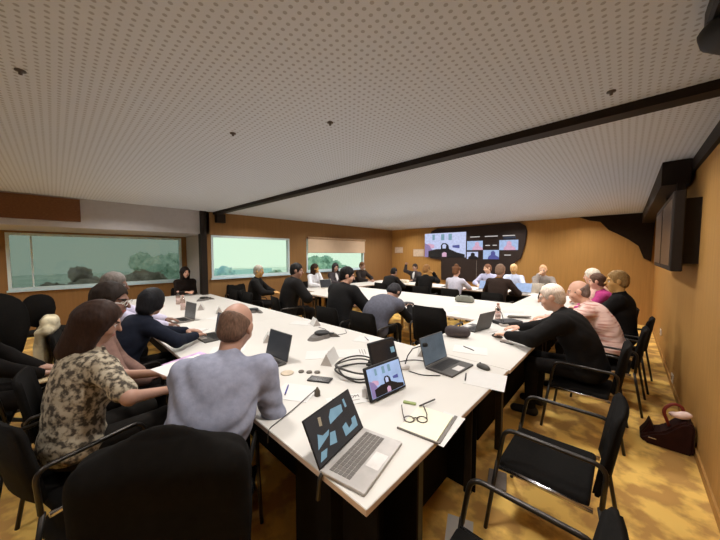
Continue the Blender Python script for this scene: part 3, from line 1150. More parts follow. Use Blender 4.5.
SCR_DARK = screen_mat('dark_screen', (58, 60, 64), .55)
SCR_SLATE = screen_mat('slate_screen', (98, 110, 120), .6)
SCR_BLUE = screen_mat('pale_blue_screen', (168, 190, 228), .9)
SCR_LAV = screen_mat('lavender_screen', (196, 204, 238), .9)
SCR_WIN = screen_mat('blue_window_on_screen', (140, 178, 196), .7)
SCR_TAN = screen_mat('tan_window_on_screen', (190, 170, 140), .6)
SCR_BLK = screen_mat('black_figure_on_screen', (40, 34, 38), .4)
SCR_PINK = screen_mat('pink_figure_on_screen', (224, 178, 206), .8)
SCR_PUR = screen_mat('purple_figure_on_screen', (160, 140, 190), .7)
SCR_NAVY = screen_mat('navy_figure_on_screen', (92, 96, 168), .7)
SCR_WHITE = screen_mat('white_text_on_screen', (210, 206, 204), .8)


def picture(name, parent, mtx, shapes, depth=.0008):
    """Flat shapes lying on a display; each is (material, polygon), given in metres on the display."""
    ms = []
    bm = B()
    for i, (m, poly) in enumerate(shapes):
        if m not in ms:
            ms.append(m)
        prism(bm, poly, 0, depth * (1 + i * .25), ms.index(m))
    o = obj(name, bm, ms, parent)
    o.matrix_local = mtx
    return o


def call_picture(w, h):
    """The video call: a dark figure with a pale face against a pale blue window."""
    s = lambda pts: [(x * w, y * h) for x, y in pts]
    return [(SCR_PINK, s([(.02, .38), (.25, .38), (.25, .52), (.12, .58), (.02, .54)])),
            (SCR_PUR, s([(.0, .0), (.10, .0), (.2, .3), (.12, .5), (.0, .6)])),
            (SCR_WIN, s([(.2, .72), (.26, .72), (.26, .95), (.2, .95)])), (SCR_WIN, s([(.42, .7), (.5, .7), (.5, .95), (.42, .95)])),
            (SCR_WIN, s([(.6, .7), (.68, .7), (.68, .95), (.6, .95)])),
            (SCR_NAVY, s([(.7, .4), (.86, .36), (.86, .5), (.7, .48)])),
            (SCR_BLK, s([(.1, .0), (.1, .26), (.3, .34), (.42, .34), (.42, .5), (.46, .58), (.54, .58), (.60, .5), (.62, .34), (.8, .2), (.98, .12), (.98, .0)])),
            (SCR_LAV, s([(.46, .36), (.54, .36), (.55, .5), (.50, .55), (.455, .5)])),
            (SCR_PINK, s([(.45, .02), (.56, .02), (.56, .18), (.50, .22), (.45, .16)]))]


def laptop(label, x, y, rz, lid=108., body=M_SILVER, scr=SCR_DARK, w=.34, d=.235, shapes=None, z=.74, back=None):
    """Opens towards local -Y; (x, y) is the middle of the hinge."""
    t = empty('laptop', (x, y, z), R(rz), label, 'laptop', 'laptops on the tables')
    bm = B(); box(bm, -w / 2, w / 2, -d, 0, .0, .016, .005, 2)
    obj('base', bm, body, t)
    bm = B()
    for r in range(5):
        for c in range(13):
            if r == 4 and 3 < c < 9:
                continue
            xx = -w * .43 + c * w * .86 / 13; yy = -.03 - r * .021
            box(bm, xx + .001, xx + w * .86 / 13 - .002, yy - .018, yy, .016, .0175)
    box(bm, -w * .43 + 4 * w * .86 / 13, -w * .43 + 9 * w * .86 / 13 - .002, -.132, -.114, .016, .0175)
    obj('keyboard', bm, M_BLACKPL if body is not M_SILVER else mat('grey_keys', (98, 92, 86), .6), t)
    bm = B(); box(bm, -.05, .05, -d + .012, -d + .072, .016, .0166)
    obj('trackpad', bm, mat('pale_trackpad', (206, 200, 194), .4), t)
    M = Matrix.Translation((0, 0, .014)) @ Matrix.Rotation(R(-(lid - 90)), 4, 'X')
    bm = B(); box(bm, -w / 2, w / 2, 0, .007, 0, d * .96, .003, 1)
    l = obj('lid', bm, back or body, t)
    l.matrix_local = M
    bm = B(); box(bm, -w / 2 + .006, w / 2 - .006, -.0012, 0, .008, d * .96 - .006)
    s = obj('screen', bm, scr, l)
    if shapes:
        picture('screen_picture', l, Matrix.Translation((-w / 2 + .012, -.0014, .014)) @ Matrix.Rotation(R(90), 4, 'X'), shapes(w - .024, d * .96 - .026))
    return t


def lap1_shapes(w, h):
    s = lambda pts: [(x * w, y * h) for x, y in pts]
    return [(SCR_WIN, s([(.02, .05), (.14, .05), (.2, .2), (.08, .22)])), (SCR_WIN, s([(.05, .3), (.3, .42), (.34, .52), (.2, .5), (.12, .6), (.1, .5)])),
            (SCR_WIN, s([(.26, .2), (.4, .14), (.44, .4), (.34, .44)])), (SCR_WIN, s([(.4, .6), (.72, .66), (.74, .84), (.5, .9), (.42, .76)])),
            (SCR_WIN, s([(.6, .1), (.92, .1), (.94, .36), (.84, .36), (.82, .24), (.72, .2), (.7, .38), (.6, .34)])), (SCR_TAN, s([(.2, .72), (.25, .7), (.27, .9), (.22, .92)])),
            (SCR_WIN, s([(.8, .7), (.84, .7), (.84, .92), (.8, .92)]))]


M_DKLAP = mat('charcoal_laptop', (72, 68, 64), .5, metal=.1)
laptop('open silver laptop on the near corner of the table, dark screen with pale blue windows', -.925, .885, 101, 118, shapes=lap1_shapes, w=.35, d=.215, back=M_BLACKPL)
laptop('open charcoal laptop with a slate screen beside the microphone, second from the near corner', -1.12, 2.14, 86, 105, M_DKLAP, SCR_SLATE, w=.34)
laptop('open dark laptop in front of the balding man in blue grey', -2.18, 1.27, 2, 104, M_DKLAP, SCR_DARK, w=.33)
laptop('open black laptop in front of the person in navy', -3.28, 1.24, 2, 100, M_DKLAP, SCR_DARK, w=.34)
laptop('open grey laptop beyond the navy person, at the left row', -4.42, 1.25, 6, 98, M_GREYPL, screen_mat('grey_screen', (104, 102, 100), .5), w=.32)
laptop('open grey laptop standing between the near and right tables, back to the man in black', -1.22, 3.45, -100, 106, M_DKLAP, screen_mat('grey_screen', (104, 102, 100), .5), w=.34)
laptop('open laptop with a blue screen left of the woman with the bun', -3.55, 7.55, 0, 112, M_DKLAP, screen_mat('blue_grey_screen', (120, 146, 176), .7), w=.36)
laptop('open laptop with a pale blue screen right of the woman with the bun', -2.6, 7.55, 4, 112, M_SILVER, SCR_BLUE, w=.38)
laptop('open laptop with a bright blue screen in front of the man in the brown jacket', -1.75, 7.5, -6, 108, M_SILVER, SCR_BLUE, w=.36)
laptop('white laptop seen from behind in front of the person resting the head', -1.42, 7.72, 180, 104, mat('white_laptop', (238, 230, 216), .5), SCR_DARK, w=.40)
laptop('white laptop seen from behind on the window side table', -5.85, 4.95, 82, 104, mat('white_laptop', (238, 230, 216), .5), SCR_DARK, w=.36)
laptop('open laptop on the knees of the person cropped by the left edge', -3.44, .10, -3, 122, mat('beige_laptop', (206, 184, 144), .5), SCR_DARK, w=.33, z=.645)

# conference tablets
def tablet(label, x, y, rz, w, h, shapes, scr=SCR_BLUE, tilt=20, back=M_BLACKPL):
    t = empty('tablet_display', (x, y, .74), R(rz), label, 'tablet')
    M = Matrix.Translation((0, 0, .012)) @ Matrix.Rotation(R(-tilt), 4, 'X')
    bm = B(); box(bm, -w / 2, w / 2, 0, .022, 0, h, .008, 2)
    b = obj('housing', bm, back, t); b.matrix_local = M
    bm = B(); box(bm, -w / 2 + .014, w / 2 - .014, -.001, 0, .016, h - .014)
    obj('screen', bm, scr, b)
    if shapes:
        picture('screen_picture', b, Matrix.Translation((-w / 2 + .016, -.0012, .018)) @ Matrix.Rotation(R(90), 4, 'X'), shapes(w - .032, h - .034))
    bm = B(); prism(bm, [(0, 0), (.14, 0), (.05, h * .62), (.035, h * .62)], -w * .32, w * .32, 0,
                    Matrix(((0, 0, 1, 0), (1, 0, 0, .015), (0, 1, 0, 0), (0, 0, 0, 1))))
    obj('stand', bm, M_BLACKPL, t)
    return t


tablet('black tablet display showing a video call, standing on the near table', -1.07, 1.43, 84, .325, .205, call_picture)
tablet('black tablet display with one small lit window, behind the one showing the call', -1.36, 1.78, 84, .29, .215,
       lambda w, h: [(SCR_WIN, [(w * .8, h * .42), (w * .97, h * .42), (w * .97, h * .66), (w * .8, h * .66)])], screen_mat('off_screen', (46, 42, 44), .35))


# microphones
def gooseneck(label, x, y, rz, base=M_PAPERSH, reach=.16, z=.74, hgt=.16):
    t = empty('table_microphone', (x, y, z), R(rz), label, 'microphone')
    bm = B(); box(bm, -.05, .05, -.035, .035, 0, .03, .008, 2)
    obj('base', bm, base, t)
    bm = B(); tube(bm, [(0, .01, .03), (0, .03, hgt * .6), (0, .07, hgt * .95), (0, reach, hgt * 1.1)], .005, 8)
    obj('gooseneck', bm, M_BLACKPL, t)
    bm = B(); tube(bm, [(0, reach - .01, hgt * 1.1), (0, reach, hgt * 1.11), (0, reach + .025, hgt * 1.12), (0, reach + .035, hgt * 1.12)], [.01, .018, .018, .008], 10)
    obj('microphone_head', bm, M_BLACKPL, t)
    return t


gooseneck('gooseneck microphone on a pale base beside the second tablet', -1.27, 1.88, -40, mat('pale_base', (206, 200, 194), .6))
gooseneck('slim gooseneck microphone on the right table in front of the man in black', -1.1, 3.85, 40)

t = empty('conference_phone', (0, 0, 0))
PH_PARTS = []


def star_phone(label, x, y, rz, s=1.):
    t = empty('conference_phone', (x, y, .74), R(rz), label, 'phone', 'conference phones')
    bm = B()
    pl = []
    for k in range(60):
        a = 2 * PI * k / 60
        r = .075 + .075 * max(0, math.cos(1.5 * a)) ** 2
        pl.append((r * math.cos(a) * s, r * math.sin(a) * s))
    prism(bm, pl, 0, .03)
    top = [v for v in bm.verts if v.co.z > .02]
    for v in top:
        v.co.x *= .8; v.co.y *= .8; v.co.z += .025 * (1 - min(1, math.hypot(v.co.x, v.co.y) / .13))
    obj('housing', bm, mat('phone_grey', (104, 98, 92), .55), t)
    bm = B(); lathe(bm, [(.0, .03), (.058 * s, .03), (.062 * s, .05), (.05 * s, .06), (.0, .062)], 24)
    obj('loudspeaker', bm, M_BLACKPL, t)
    bm = B(); box(bm, .04 * s, .1 * s, -.022, .022, .036, .046, .004, 1)
    obj('keypad', bm, M_BLACKPL, t)
    return t


bpy.data.objects.remove(t)
star_phone('grey star shaped conference phone on the near table, closest to the camera', -2.42, 1.98, 40, 1.35)
star_phone('grey star shaped conference phone behind the head of the balding man', -4.25, 2.1, 10, 1.3)
star_phone('grey star shaped conference phone near the window end of the table', -6.1, 2.0, 70, 1.3)


# papers
n_s = [0]


def sheet(label, x, y, rz, w=.21, l=.297, z=.7405, m=M_PAPER, lines=0, group='loose papers', name='paper_sheet', curl=0.):
    t = empty(name, (x, y, z), R(rz), label, 'paper', group)
    bm = B(); box(bm, -w / 2, w / 2, -l / 2, l / 2, 0, .0016)
    bmesh.ops.subdivide_edges(bm, edges=[e for e in bm.edges if abs(e.verts[0].co.y - e.verts[1].co.y) > .1], cuts=6)
    for v in bm.verts:
        v.co.z += curl * max(0, abs(v.co.y) / (l / 2) - .4) ** 2
    obj('sheet', bm, m, t)
    if lines:
        bm = B()
        rr = random.Random(lines * 7 + int(x * 100))
        for i in range(lines):
            yy = l * .36 - i * .024
            box(bm, -w * .4, -w * .4 + w * (.45 + .35 * rr.random()), yy - .004, yy + .004, .0016, .0022)
        obj('print', bm, M_PRINT, t)
    return t


def tent(label, x, y, rz, w=.2, h=.10):
    t = empty('name_tent', (x, y, .74), R(rz), label, 'name card', 'folded name cards')
    bm = B()
    prism(bm, [(-.05, 0), (.05, 0), (0, h)], -w / 2, w / 2, 0, Matrix(((0, 0, 1, 0), (1, 0, 0, 0), (0, 1, 0, 0), (0, 0, 0, 1))))
    bm.normal_update()
    for f in bm.faces:
        if len(f.verts) == 3:
            f.material_index = 1
    obj('card', bm, [M_PAPER, M_PAPERSH], t)
    return t


tent('folded white name card beside the black cable coil', -1.80, 1.56, -60)
tent('folded white name card near the second laptop, by the inner corner of the tables', -1.33, 2.28, -60)
tent('folded white name card right of the balding man', -2.72, 1.5, -30, .16, .09)
tent('folded white name card standing in the middle of the far table', -4.6, 1.72, -20, .2, .1)
tent('folded white name card near the window end, left of two', -5.1, 1.62, -20, .2, .1)
tent('folded white name card on the far edge of the near table', -2.9, 2.26, -20, .16, .09)

sheet('white sheet with a blue pen left of the silver laptop', -1.56, 1.05, -62, .21, .26, lines=0)
sheet('printed sheet lying left of the cable coil', -1.98, 1.62, -40, .21, .29, lines=3, m=M_PAPER)
sheet('printed sheet lying between the grey phone and the coil', -1.80, 1.85, -40, .21, .29, lines=3, m=M_PAPER)
sheet('white sheet hanging over the table end beside the charcoal laptop', -.71, 2.10, 12, .26, .29)
sheet('white sheet with a dark pen near the right row corner', -1.05, 2.66, -70, .22, .3, lines=0, m=M_PAPER)
sheet('white sheet near the far edge of the near table with a pen on it', -1.98, 2.24, -70, .2, .26)
sheet('white sheet between the grey laptop and the navy sleeves', -3.7, 1.1, -50, .25, .32, lines=2)
sheet('white sheet under the hands of the person in navy', -2.75, 1.1, -30, .22, .3, lines=2)
sheet('thin printed sheet on the far edge of the near table left of the pen', -3.1, 2.2, -62, .2, .28, lines=1)
sheet('printed sheet in the middle of the window end table', -4.2, 1.55, -70, .2, .28, lines=2)
sheet('printed sheet on the middle table near the hunched person', -1.95, 4.2, 40, .21, .29, lines=2)
sheet('printed sheet on the middle table behind the black high chair', -2.1, 4.9, 10, .21, .29, lines=2)
sheet('white sheet in front of the white haired man', -1.0, 3.45, 70, .21, .29, lines=2)
sheet('white sheet curling up in front of the man in pink', -1.15, 4.6, 30, .3, .36, curl=.12)
sheet('printed sheet on the back table right of the blue laptop', -1.75, 7.85, 5, .3, .21, lines=2)

# note pad with glasses and pen
t = empty('notepad', (-.745, 1.335, .7405), R(8), 'pale yellow note pad under spectacles at the table end', 'notepad')
bm = B(); box(bm, -.105, .095, -.13, .13, 0, .010, .002, 1)
obj('pages', bm, mat('pale_yellow_paper', (232, 226, 200), .85, var=.02), t)
bm = B(); box(bm, -.115, .105, -.138, -.132, 0, .010)
obj('folder_edge', bm, M_GREYPL, t)
bm = B(); box(bm, .097, .112, -.13, .15, 0, .006)
obj('folder_edge', bm, M_GREYPL, t)
sheet('white sheet sticking out from under the yellow note pad over the table end', -.665, 1.36, 4, .12, .3, .7402)
t = empty('spectacles', (-.80, 1.30, .7535), R(40), 'dark framed spectacles lying on the yellow note pad', 'glasses')
bm = B()
for s in (-1, 1):
    tube(bm, [(s * .035 + .027 * math.cos(a), .022 * math.sin(a), .003 + .004 * math.sin(a)) for a in [2 * PI * i / 16 for i in range(16)]], .0032, 6, True)
tube(bm, [(-.01, .006, .004), (0, .01, .007), (.01, .006, .004)], .0032, 6)
obj('frame', bm, mat('dark_frame', (64, 52, 46), .4), t)
for s in (-1, 1):
    bm = B(); tube(bm, [(s * .062, .01, .004), (s * .066, .03, .016), (s * .064, .13, .010), (s * .06, .15, .0)], .0028, 6)
    obj('temple', bm, mat('dark_frame', (64, 52, 46), .4), t)


def pen(label, x, y, rz, col, z=.7465, L=.14):
    t = empty('pen', (x, y, z), R(rz), label, 'pen', 'pens on the tables')
    bm = B(); tube(bm, [(0, -L / 2 + .014, 0), (0, L / 2, 0)], .0048, 8)
    obj('barrel', bm, mat('pen_%d_%d_%d' % col, col, .4), t)
    bm = B(); tube(bm, [(0, -L / 2, 0), (0, -L / 2 + .014, 0)], [.001, .0048], 8)
    obj('tip', bm, M_DARKMETAL, t)
    return t


pen('dark pen lying across the top of the yellow note pad', -.84, 1.49, -12, (70, 64, 60), .760)
pen('blue pen on the sheet left of the silver laptop', -1.62, 1.02, 48, (76, 76, 150))
pen('black pen on the sheet beside the charcoal laptop', -.83, 2.03, 20, (60, 54, 50))
pen('dark pen on the sheet near the right row corner', -1.07, 2.68, 66, (84, 78, 76))
pen('grey pen on the sheet at the far edge of the near table', -2.0, 2.25, 58, (128, 122, 130))
pen('black pen in front of the white haired man', -.85, 3.1, 80, (50, 46, 44))
pen('grey pen farther along in front of the white haired man', -1.0, 3.95, 80, (70, 66, 64))

# phone, discs, mouse
t = empty('mobile_phone', (-1.585, 1.275, .74), R(-62), 'black mobile phone lying left of the cable coil', 'phone')
bm = B(); box(bm, -.042, .042, -.085, .085, .0005, .011, .004, 2); obj('body', bm, M_BLACKPL, t)
bm = B(); box(bm, -.037, .037, -.078, .078, .011, .0114); obj('screen', bm, mat('phone_glass', (62, 58, 56), .15), t)


def mouse(label, x, y, rz):
    t = empty('computer_mouse', (x, y, .74), R(rz), label, 'mouse')
    F = Field(.004, .01)
    F.ell((0, 0, .008), (.036, .06, .028)); F.cut((0, 0, .001), (0, 0, -1), .004)
    V, Q = F.mesh()
    np_obj('shell', V, Q, mat('mouse_dark', (66, 62, 56), .5), t)
    bm = B(); tube(bm, [(-.004, .03, .0325), (.004, .03, .0325)], .006, 10); obj('wheel', bm, M_BLACKPL, t)


mouse('dark computer mouse on the table end beside the charcoal laptop', -.8, 2.3, 68)
mouse('dark computer mouse in front of the white haired man', -1.0, 3.28, 80)
for i, (x, y, lb) in enumerate(((-1.70, 1.34, 'dark round bottle cap nearest the phone, lowest of three'), (-1.745, 1.30, 'dark round bottle cap in the middle of three beside the phone'),
                                (-1.80, 1.265, 'dark round bottle cap farthest left of three beside the phone'))):
    bm = B(); lathe(bm, [(.0, 0), (.021, 0), (.022, .008), (.019, .012), (0, .012)], 18)
    o = obj('bottle_cap', bm, mat('cap_grey', (98, 90, 80), .5)); place(o, (x, y, .74))
    tag(o, lb, 'bottle cap', 'caps beside the phone')
bm = B(); lathe(bm, [(0, 0), (.045, 0), (.05, .004), (.042, .006), (0, .005)], 24)
place(tag(obj('coaster', bm, mat('beige_coaster', (194, 178, 156), .8)), 'beige round coaster left of the bottle caps', 'coaster'), (-1.86, 1.18, .74))
bm = B(); box(bm, -.04, .04, -.012, .012, 0, .012, .005, 2)
place(tag(obj('eraser', bm, mat('green_rubber', (148, 160, 104), .8)), 'small green eraser in front of the video call tablet', 'eraser'), (-.93, 1.44, .74), R(20))

# name plate with lettering
t = empty('name_plate', (-1.235, 1.215, .74), R(62), 'printed white name plate left of the video call tablet', 'name plate')
bm = B(); box(bm, -.13, .13, -.06, .06, .0005, .003); obj('card', bm, M_PAPER, t)
text_mesh('lettering', 'ATE COM', .042, M_INK, t, Matrix.Translation((-.01, .025, .0034)))
bm = B(); box(bm, -.11, .07, -.022, -.014, .003, .0034); box(bm, -.11, -.05, -.045, -.037, .003, .0034); obj('print', bm, M_PRINT, t)
bm = B(); box(bm, -.02, .02, -.03, .03, 0, .06, .004, 1)
place(tag(obj('power_adapter', bm, mat('pale_base', (206, 200, 194), .6)), 'pale grey power block beside the video call tablet', 'adapter'), (-1.19, 1.325, .74), R(40))

# cable coil
bm = B()
pts = []
for k in range(120):
    a = 2 * PI * k / 30
    q = k / 120
    e = 1 + .16 * math.sin(k * .21 + .6)
    pts.append((-1.50 + .165 * e * math.cos(a) + .03 * math.sin(k * .052), 1.535 + .15 * e * math.sin(a) + .03 * math.cos(k * .07), .749 + .05 * q + .014 * math.sin(k * .4)))
pts += [(-1.34, 1.62, .77), (-1.28, 1.62, .752), (-1.24, 1.55, .75), (-1.2, 1.5, .755)]
tube(bm, pts, .0065, 8)
tag(obj('cable_coil', bm, mat('black_cable', (52, 48, 44), .5)), 'coiled black cable beside the video call tablet', 'cable')


def cable(label, pts, r=.004, m=None, name='cable'):
    bm = B(); tube(bm, round_poly(pts, .05), r, 6)
    return tag(obj(name, bm, m or mat('black_cable', (52, 48, 44), .5)), label, 'cable')


cable('black cable running from the second tablet up to the charcoal laptop', [(-1.36, 1.9, .75), (-1.34, 2.02, .745), (-1.26, 2.1, .745), (-1.16, 2.1, .745)])
cable('grey cable beside the pale microphone base', [(-1.2, 1.84, .745), (-1.08, 1.84, .745), (-.98, 1.93, .745)], .004)
cable('thin black cord from the grey phone to the far table edge', [(-2.35, 2.1, .745), (-2.3, 2.25, .745), (-2.45, 2.36, .745)], .003)
cable('thin black cord lying from the grey phone to the left', [(-2.52, 2.1, .745), (-2.6, 2.2, .745), (-2.75, 2.2, .745)], .003)
# clip microphone with cord over the edge
t = empty('clip_microphone', (-1.42, 1.12, .74), R(0), 'small dark clip microphone whose cord runs to the table edge, left of the silver laptop', 'microphone')
bm = B(); lathe(bm, [(.0, 0), (.02, 0), (.018, .03), (.005, .055), (.0, .056)], 14); obj('microphone', bm, mat('dark_bronze', (86, 76, 62), .5), t)
bm = B(); tube(bm, round_poly([(0, 0, .05), (-.02, -.06, .01), (.04, -.22, .005), (.10, -.402, .005), (.11, -.41, -.06)], .03), .003, 6)
obj('cord', bm, mat('black_cable', (52, 48, 44), .5), t)
bm = B(); tube(bm, round_poly([(-.85, .85, .748), (-.88, .76, .746), (-.885, .71, .744), (-.89, .70, .64)], .02), .009, 8)
tag(obj('cable', bm, mat('black_cable', (52, 48, 44), .5)), 'short black cord hanging over the table edge below the silver laptop', 'cable')

# papers in the hands of the woman with the bob
bm = B(); box(bm, -.105, .105, -.2, .2, -.001, .001)
o = obj('held_paper', bm, M_PAPER); o.location = (-2.16, .60, .885); o.rotation_euler = (R(-6), R(14), R(30))
tag(o, 'white paper held by the woman in the patterned blouse', 'paper')
bm = B(); box(bm, -.09, .09, -.17, .17, -.004, .004)
o = obj('folder', bm, two_tone('lilac_folder', (172, 136, 176), (206, 168, 208), 18., .4, .6, .7)); o.location = (-2.30, .66, .865); o.rotation_euler = (R(-4), R(10), R(30))
tag(o, 'lilac folder held behind the white paper by the woman in the patterned blouse', 'folder')


# bottles
def bottle(label, x, y, z=.74):
    t = empty('water_bottle', (x, y, z), 0, label, 'bottle', 'clear water bottles')
    bm = B(); lathe(bm, [(0, 0), (.034, 0), (.036, .01), (.036, .15), (.03, .18), (.014, .21), (.014, .23), (0, .23)], 20)
    obj('body', bm, glass_mat('bottle_plastic', (226, 212, 206), .88), t)
    bm = B(); lathe(bm, [(.0, .22), (.017, .22), (.017, .245), (0, .245)], 16); obj('cap', bm, mat('bottle_cap_pink', (196, 150, 136), .5), t)
    bm = B(); lathe(bm, [(.0368, .06), (.0368, .11)], 20)
    obj('paper_label', bm, mat('pink_label', (206, 180, 172), .7), t)


bottle('clear water bottle at the window end of the table, left of two', -5.9, 1.5)
bottle('clear water bottle at the window end of the table, right of two', -5.25, 1.4)
bottle('clear water bottle on the right table near the slim microphone', -1.25, 4.1)

# bags and boxes on tables
F = Field(.012, .04)
F.cone((0, 0, .08), (0, 0, .2), .14, .11); F.ell((0, .1, .09), (.1, .07, .09)); F.cut((0, 0, 0), (0, 0, -1), .01)
V, Q = F.mesh()
t = empty('backpack', (-1.08, 6.35, .74), R(30), 'round black backpack standing on the right row table', 'backpack')
np_obj('body', V, Q, M_BLACKFAB, t)
bm = B(); tube(bm, round_poly([(-.04, 0, .29), (-.04, 0, .34), (.04, 0, .34), (.04, 0, .29)], .03), .008, 8); obj('handle', bm, M_BLACKFAB, t)
F = Field(.01, .03)
F.cone((-.13, 0, .05), (.13, 0, .05), .05); F.cone((-.1, .0, .08), (.1, 0, .08), .05); F.cut((0, 0, 0), (0, 0, -1), .01)
V, Q = F.mesh()
t = empty('shoulder_bag', (-1.52, 4.35, .74), R(10), 'grey green soft bag on the middle table in front of the woman with the bun', 'bag')
np_obj('body', V, Q, mat('grey_green_cloth', (134, 134, 122), .9), t)
bm = B(); tube(bm, round_poly([(-.1, -.02, .11), (-.06, -.04, .16), (.06, -.04, .16), (.1, -.02, .11)], .03), .007, 8); obj('strap', bm, M_BLACKFAB, t)
t.location = (-2.2, 5.25, .74)
F = Field(.008, .03)
F.cone((-.06, 0, .06), (.09, 0, .06), .065, .055); F.cut((0, 0, 0), (0, 0, -1), .01)
V, Q = F.mesh()
o = np_obj('speaker_roll', V, Q, mat('dark_plum_cloth', (66, 56, 56), .7)); place(o, (-1.33, 2.98, .74), R(20))
tag(o, 'dark rounded case lying at the inner corner beside the grey laptop', 'case')
bm = B(); box(bm, -.16, .16, -.1, .1, 0, .05, .015, 2)
place(tag(obj('document_case', bm, M_BLACKPL), 'black case lying on the right table before the man in pink', 'case'), (-1.1, 4.0, .74), R(60))
bm = B(); lathe(bm, [(0, 0), (.12, 0), (.13, .02), (.1, .04), (0, .045)], 24)
place(tag(obj('speaker_puck', bm, M_BLACKPL), 'flat black round speaker on the middle table beside the black haired man', 'speaker'), (-2.85, 4.3, .74))
bm = B(); box(bm, -.14, .14, -.09, .09, 0, .10, .01, 1)
place(tag(obj('carton', bm, mat('cream_card', (226, 212, 190), .85)), 'small cream box on the back table by the raised hand', 'box'), (-5.1, 7.5, .74), R(5))

# floor items
t = empty('handbag', (.31, 3.55, 0), 0, 'dark maroon handbag lying on the floor against the right wall', 'bag')
M_MAROON = mat('dark_maroon_leather', (46, 22, 18), .75, var=.2, spec=.15)
XZ = Matrix.Rotation(R(90), 4, 'X')
bm = B(); prism(bm, [(-.17, .045), (-.13, .0), (.15, .0), (.155, .245), (.12, .275), (.07, .25), (-.02, .14), (-.10, .10)], -.09, .09, 0, XZ)
bmesh.ops.bevel(bm, geom=list(bm.edges), offset=.016, segments=3, affect='EDGES')
obj('body', bm, M_MAROON, t)
bm = B(); prism(bm, [(-.165, .055), (-.06, .09), (-.085, .15), (-.105, .20), (-.125, .13)], -.07, .05, 0, XZ)
bmesh.ops.bevel(bm, geom=list(bm.edges), offset=.008, segments=2, affect='EDGES')
obj('flap', bm, M_MAROON, t)
bm = B(); tube(bm, round_poly([(.02, -.02, .17), (-.03, -.02, .31), (.03, .0, .38), (.09, .02, .36), (.10, .03, .26)], .05), .012, 8); obj('strap', bm, mat('red_strap', (130, 46, 34), .6), t)
bm = B(); box(bm, -.11, -.06, -.098, -.085, .06, .07, .002, 1); obj('buckle', bm, M_CHROME, t)
F = Field(.008, .02); F.ell((0, 0, 0), (.06, .035, .025)); F.ell((.04, 0, .02), (.04, .03, .025)); V, Q = F.mesh()
o = np_obj('tissue', V, Q, mat('pinkish_white', (238, 208, 196), .8)); o.location = (.375, 3.54, .29)
tag(o, 'crumpled pinkish white tissue lying on the maroon handbag', 'tissue')
sheet('white leaflet lying on the floor between the table end and the empty chairs', -.66, 1.57, 20, .15, .21, .001, group='papers on the floor', name='leaflet')
bm = B(); box(bm, -.06, .06, -.09, .09, 0, .03, .004, 1)
place(tag(obj('book', bm, mat('grey_book', (132, 122, 114), .8)), 'grey brown book lying on the floor under the table end', 'book'), (-.62, 2.12, 0), R(15))
F = Field(.01, .03); F.cone((-.1, 0, .1), (.1, 0, .1), .1); F.ell((0, 0, .2), (.12, .07, .06)); F.cut((0, 0, .003), (0, 0, -1), .01)
V, Q = F.mesh()
t = empty('handbag', (-2.24, .02, 0), R(20), 'black handbag on the floor under the woman in the patterned blouse', 'bag')
np_obj('body', V, Q, M_BLACKFAB, t)
bm = B(); tube(bm, round_poly([(-.08, 0, .24), (-.06, 0, .36), (.06, 0, .36), (.08, 0, .24)], .05), .01, 8); obj('handle', bm, M_BLACKFAB, t)
# coat over the chair back
F = Field(.01, .03)
F.cone((-.13, .0, .86), (.13, .0, .86), .055, .05); F.cone((-.02, .0, .93), (.05, .0, .93), .07, .05)
F.cone((-.12, -.05, .84), (-.1, -.06, .42), .045, .05); F.cone((.0, -.055, .84), (.0, -.065, .36), .045, .05); F.cone((.12, -.05, .84), (.1, -.06, .40), .045, .05)
F.noise = lambda X, Y, Z: .006 * np.sin(60 * X + 8 * Z) + .003 * np.sin(90 * Y + 20 * Z)
V, Q = F.mesh()
o = np_obj('coat', V, Q, two_tone('beige_coat', (170, 156, 124), (226, 214, 180), 9., .4, .6, .9)); place(o, (-4.30, -.06, .03), R(-8))
tag(o, 'beige coat draped over the chair back of the person in lavender', 'coat')


def draped_coat(label, px, py, prz, col, rise=.06):
    F = Field(.011, .04)
    F.cone((-.19, -.315, .86 + rise), (.19, -.315, .86 + rise), .05, None, .05)
    F.ell((0, -.312, .885 + rise), (.17, .05, .045), None, .10)
    F.ell((0, -.34, .68), (.26, .05, .34), None, .10)
    F.cone((-.23, -.335, .84), (-.255, -.33, .40), .045, .04, .10); F.cone((.23, -.335, .84), (.255, -.33, .40), .045, .04, .10)
    F.noise = lambda X, Y, Z: .003 * np.sin(40 * X + 3 * np.sin(5 * Z)) * np.clip((.85 - Z) * 3, 0, 1)
    V, Q = F.mesh()
    a = R(prz)
    o = np_obj('coat', V, Q, mat('coat_%d' % col[0], col, .95, var=.15, scale=30, spec=.08))
    place(o, (px - math.sin(a) * .05, py + math.cos(a) * .05, 0), a)
    return tag(o, label, 'coat')


draped_coat('black coat over the chair back behind the balding man', -1.47, .41, 56, (24, 22, 20), -.02)

# ------------------------------------------------------------------ walls and ceiling fittings
vw = empty('video_wall', (-3.5, YB, 0), 0, 'large black video wall, shadow included in its outline, with one big video call and small tiles', 'screen')
bm = B()
outline = [(-1.70, 2.32), (-1.62, 2.46), (-1.4, 2.55), (-.4, 2.54), (.8, 2.57), (1.2, 2.57), (1.36, 2.46), (1.40, 2.3), (1.36, 1.9), (1.26, 1.52), (1.12, 1.42), (1.02, 1.2), (1.0, .75), (-1.22, .75), (-1.24, 1.44), (-1.66, 1.5)]  # outline takes in the shadow around the video wall too
prism(bm, outline, 0, .06, 0, Matrix.Rotation(R(90), 4, 'X'))
obj('panel', bm, mat('video_wall_and_shadow', (52, 42, 38), .6, var=.06, spec=.15), vw)
MX = Matrix.Translation((0, -.062, 0)) @ Matrix.Rotation(R(90), 4, 'X')


def vrect(x0, x1, z0, z1):
    return [(x0, z0), (x1, z0), (x1, z1), (x0, z1)]


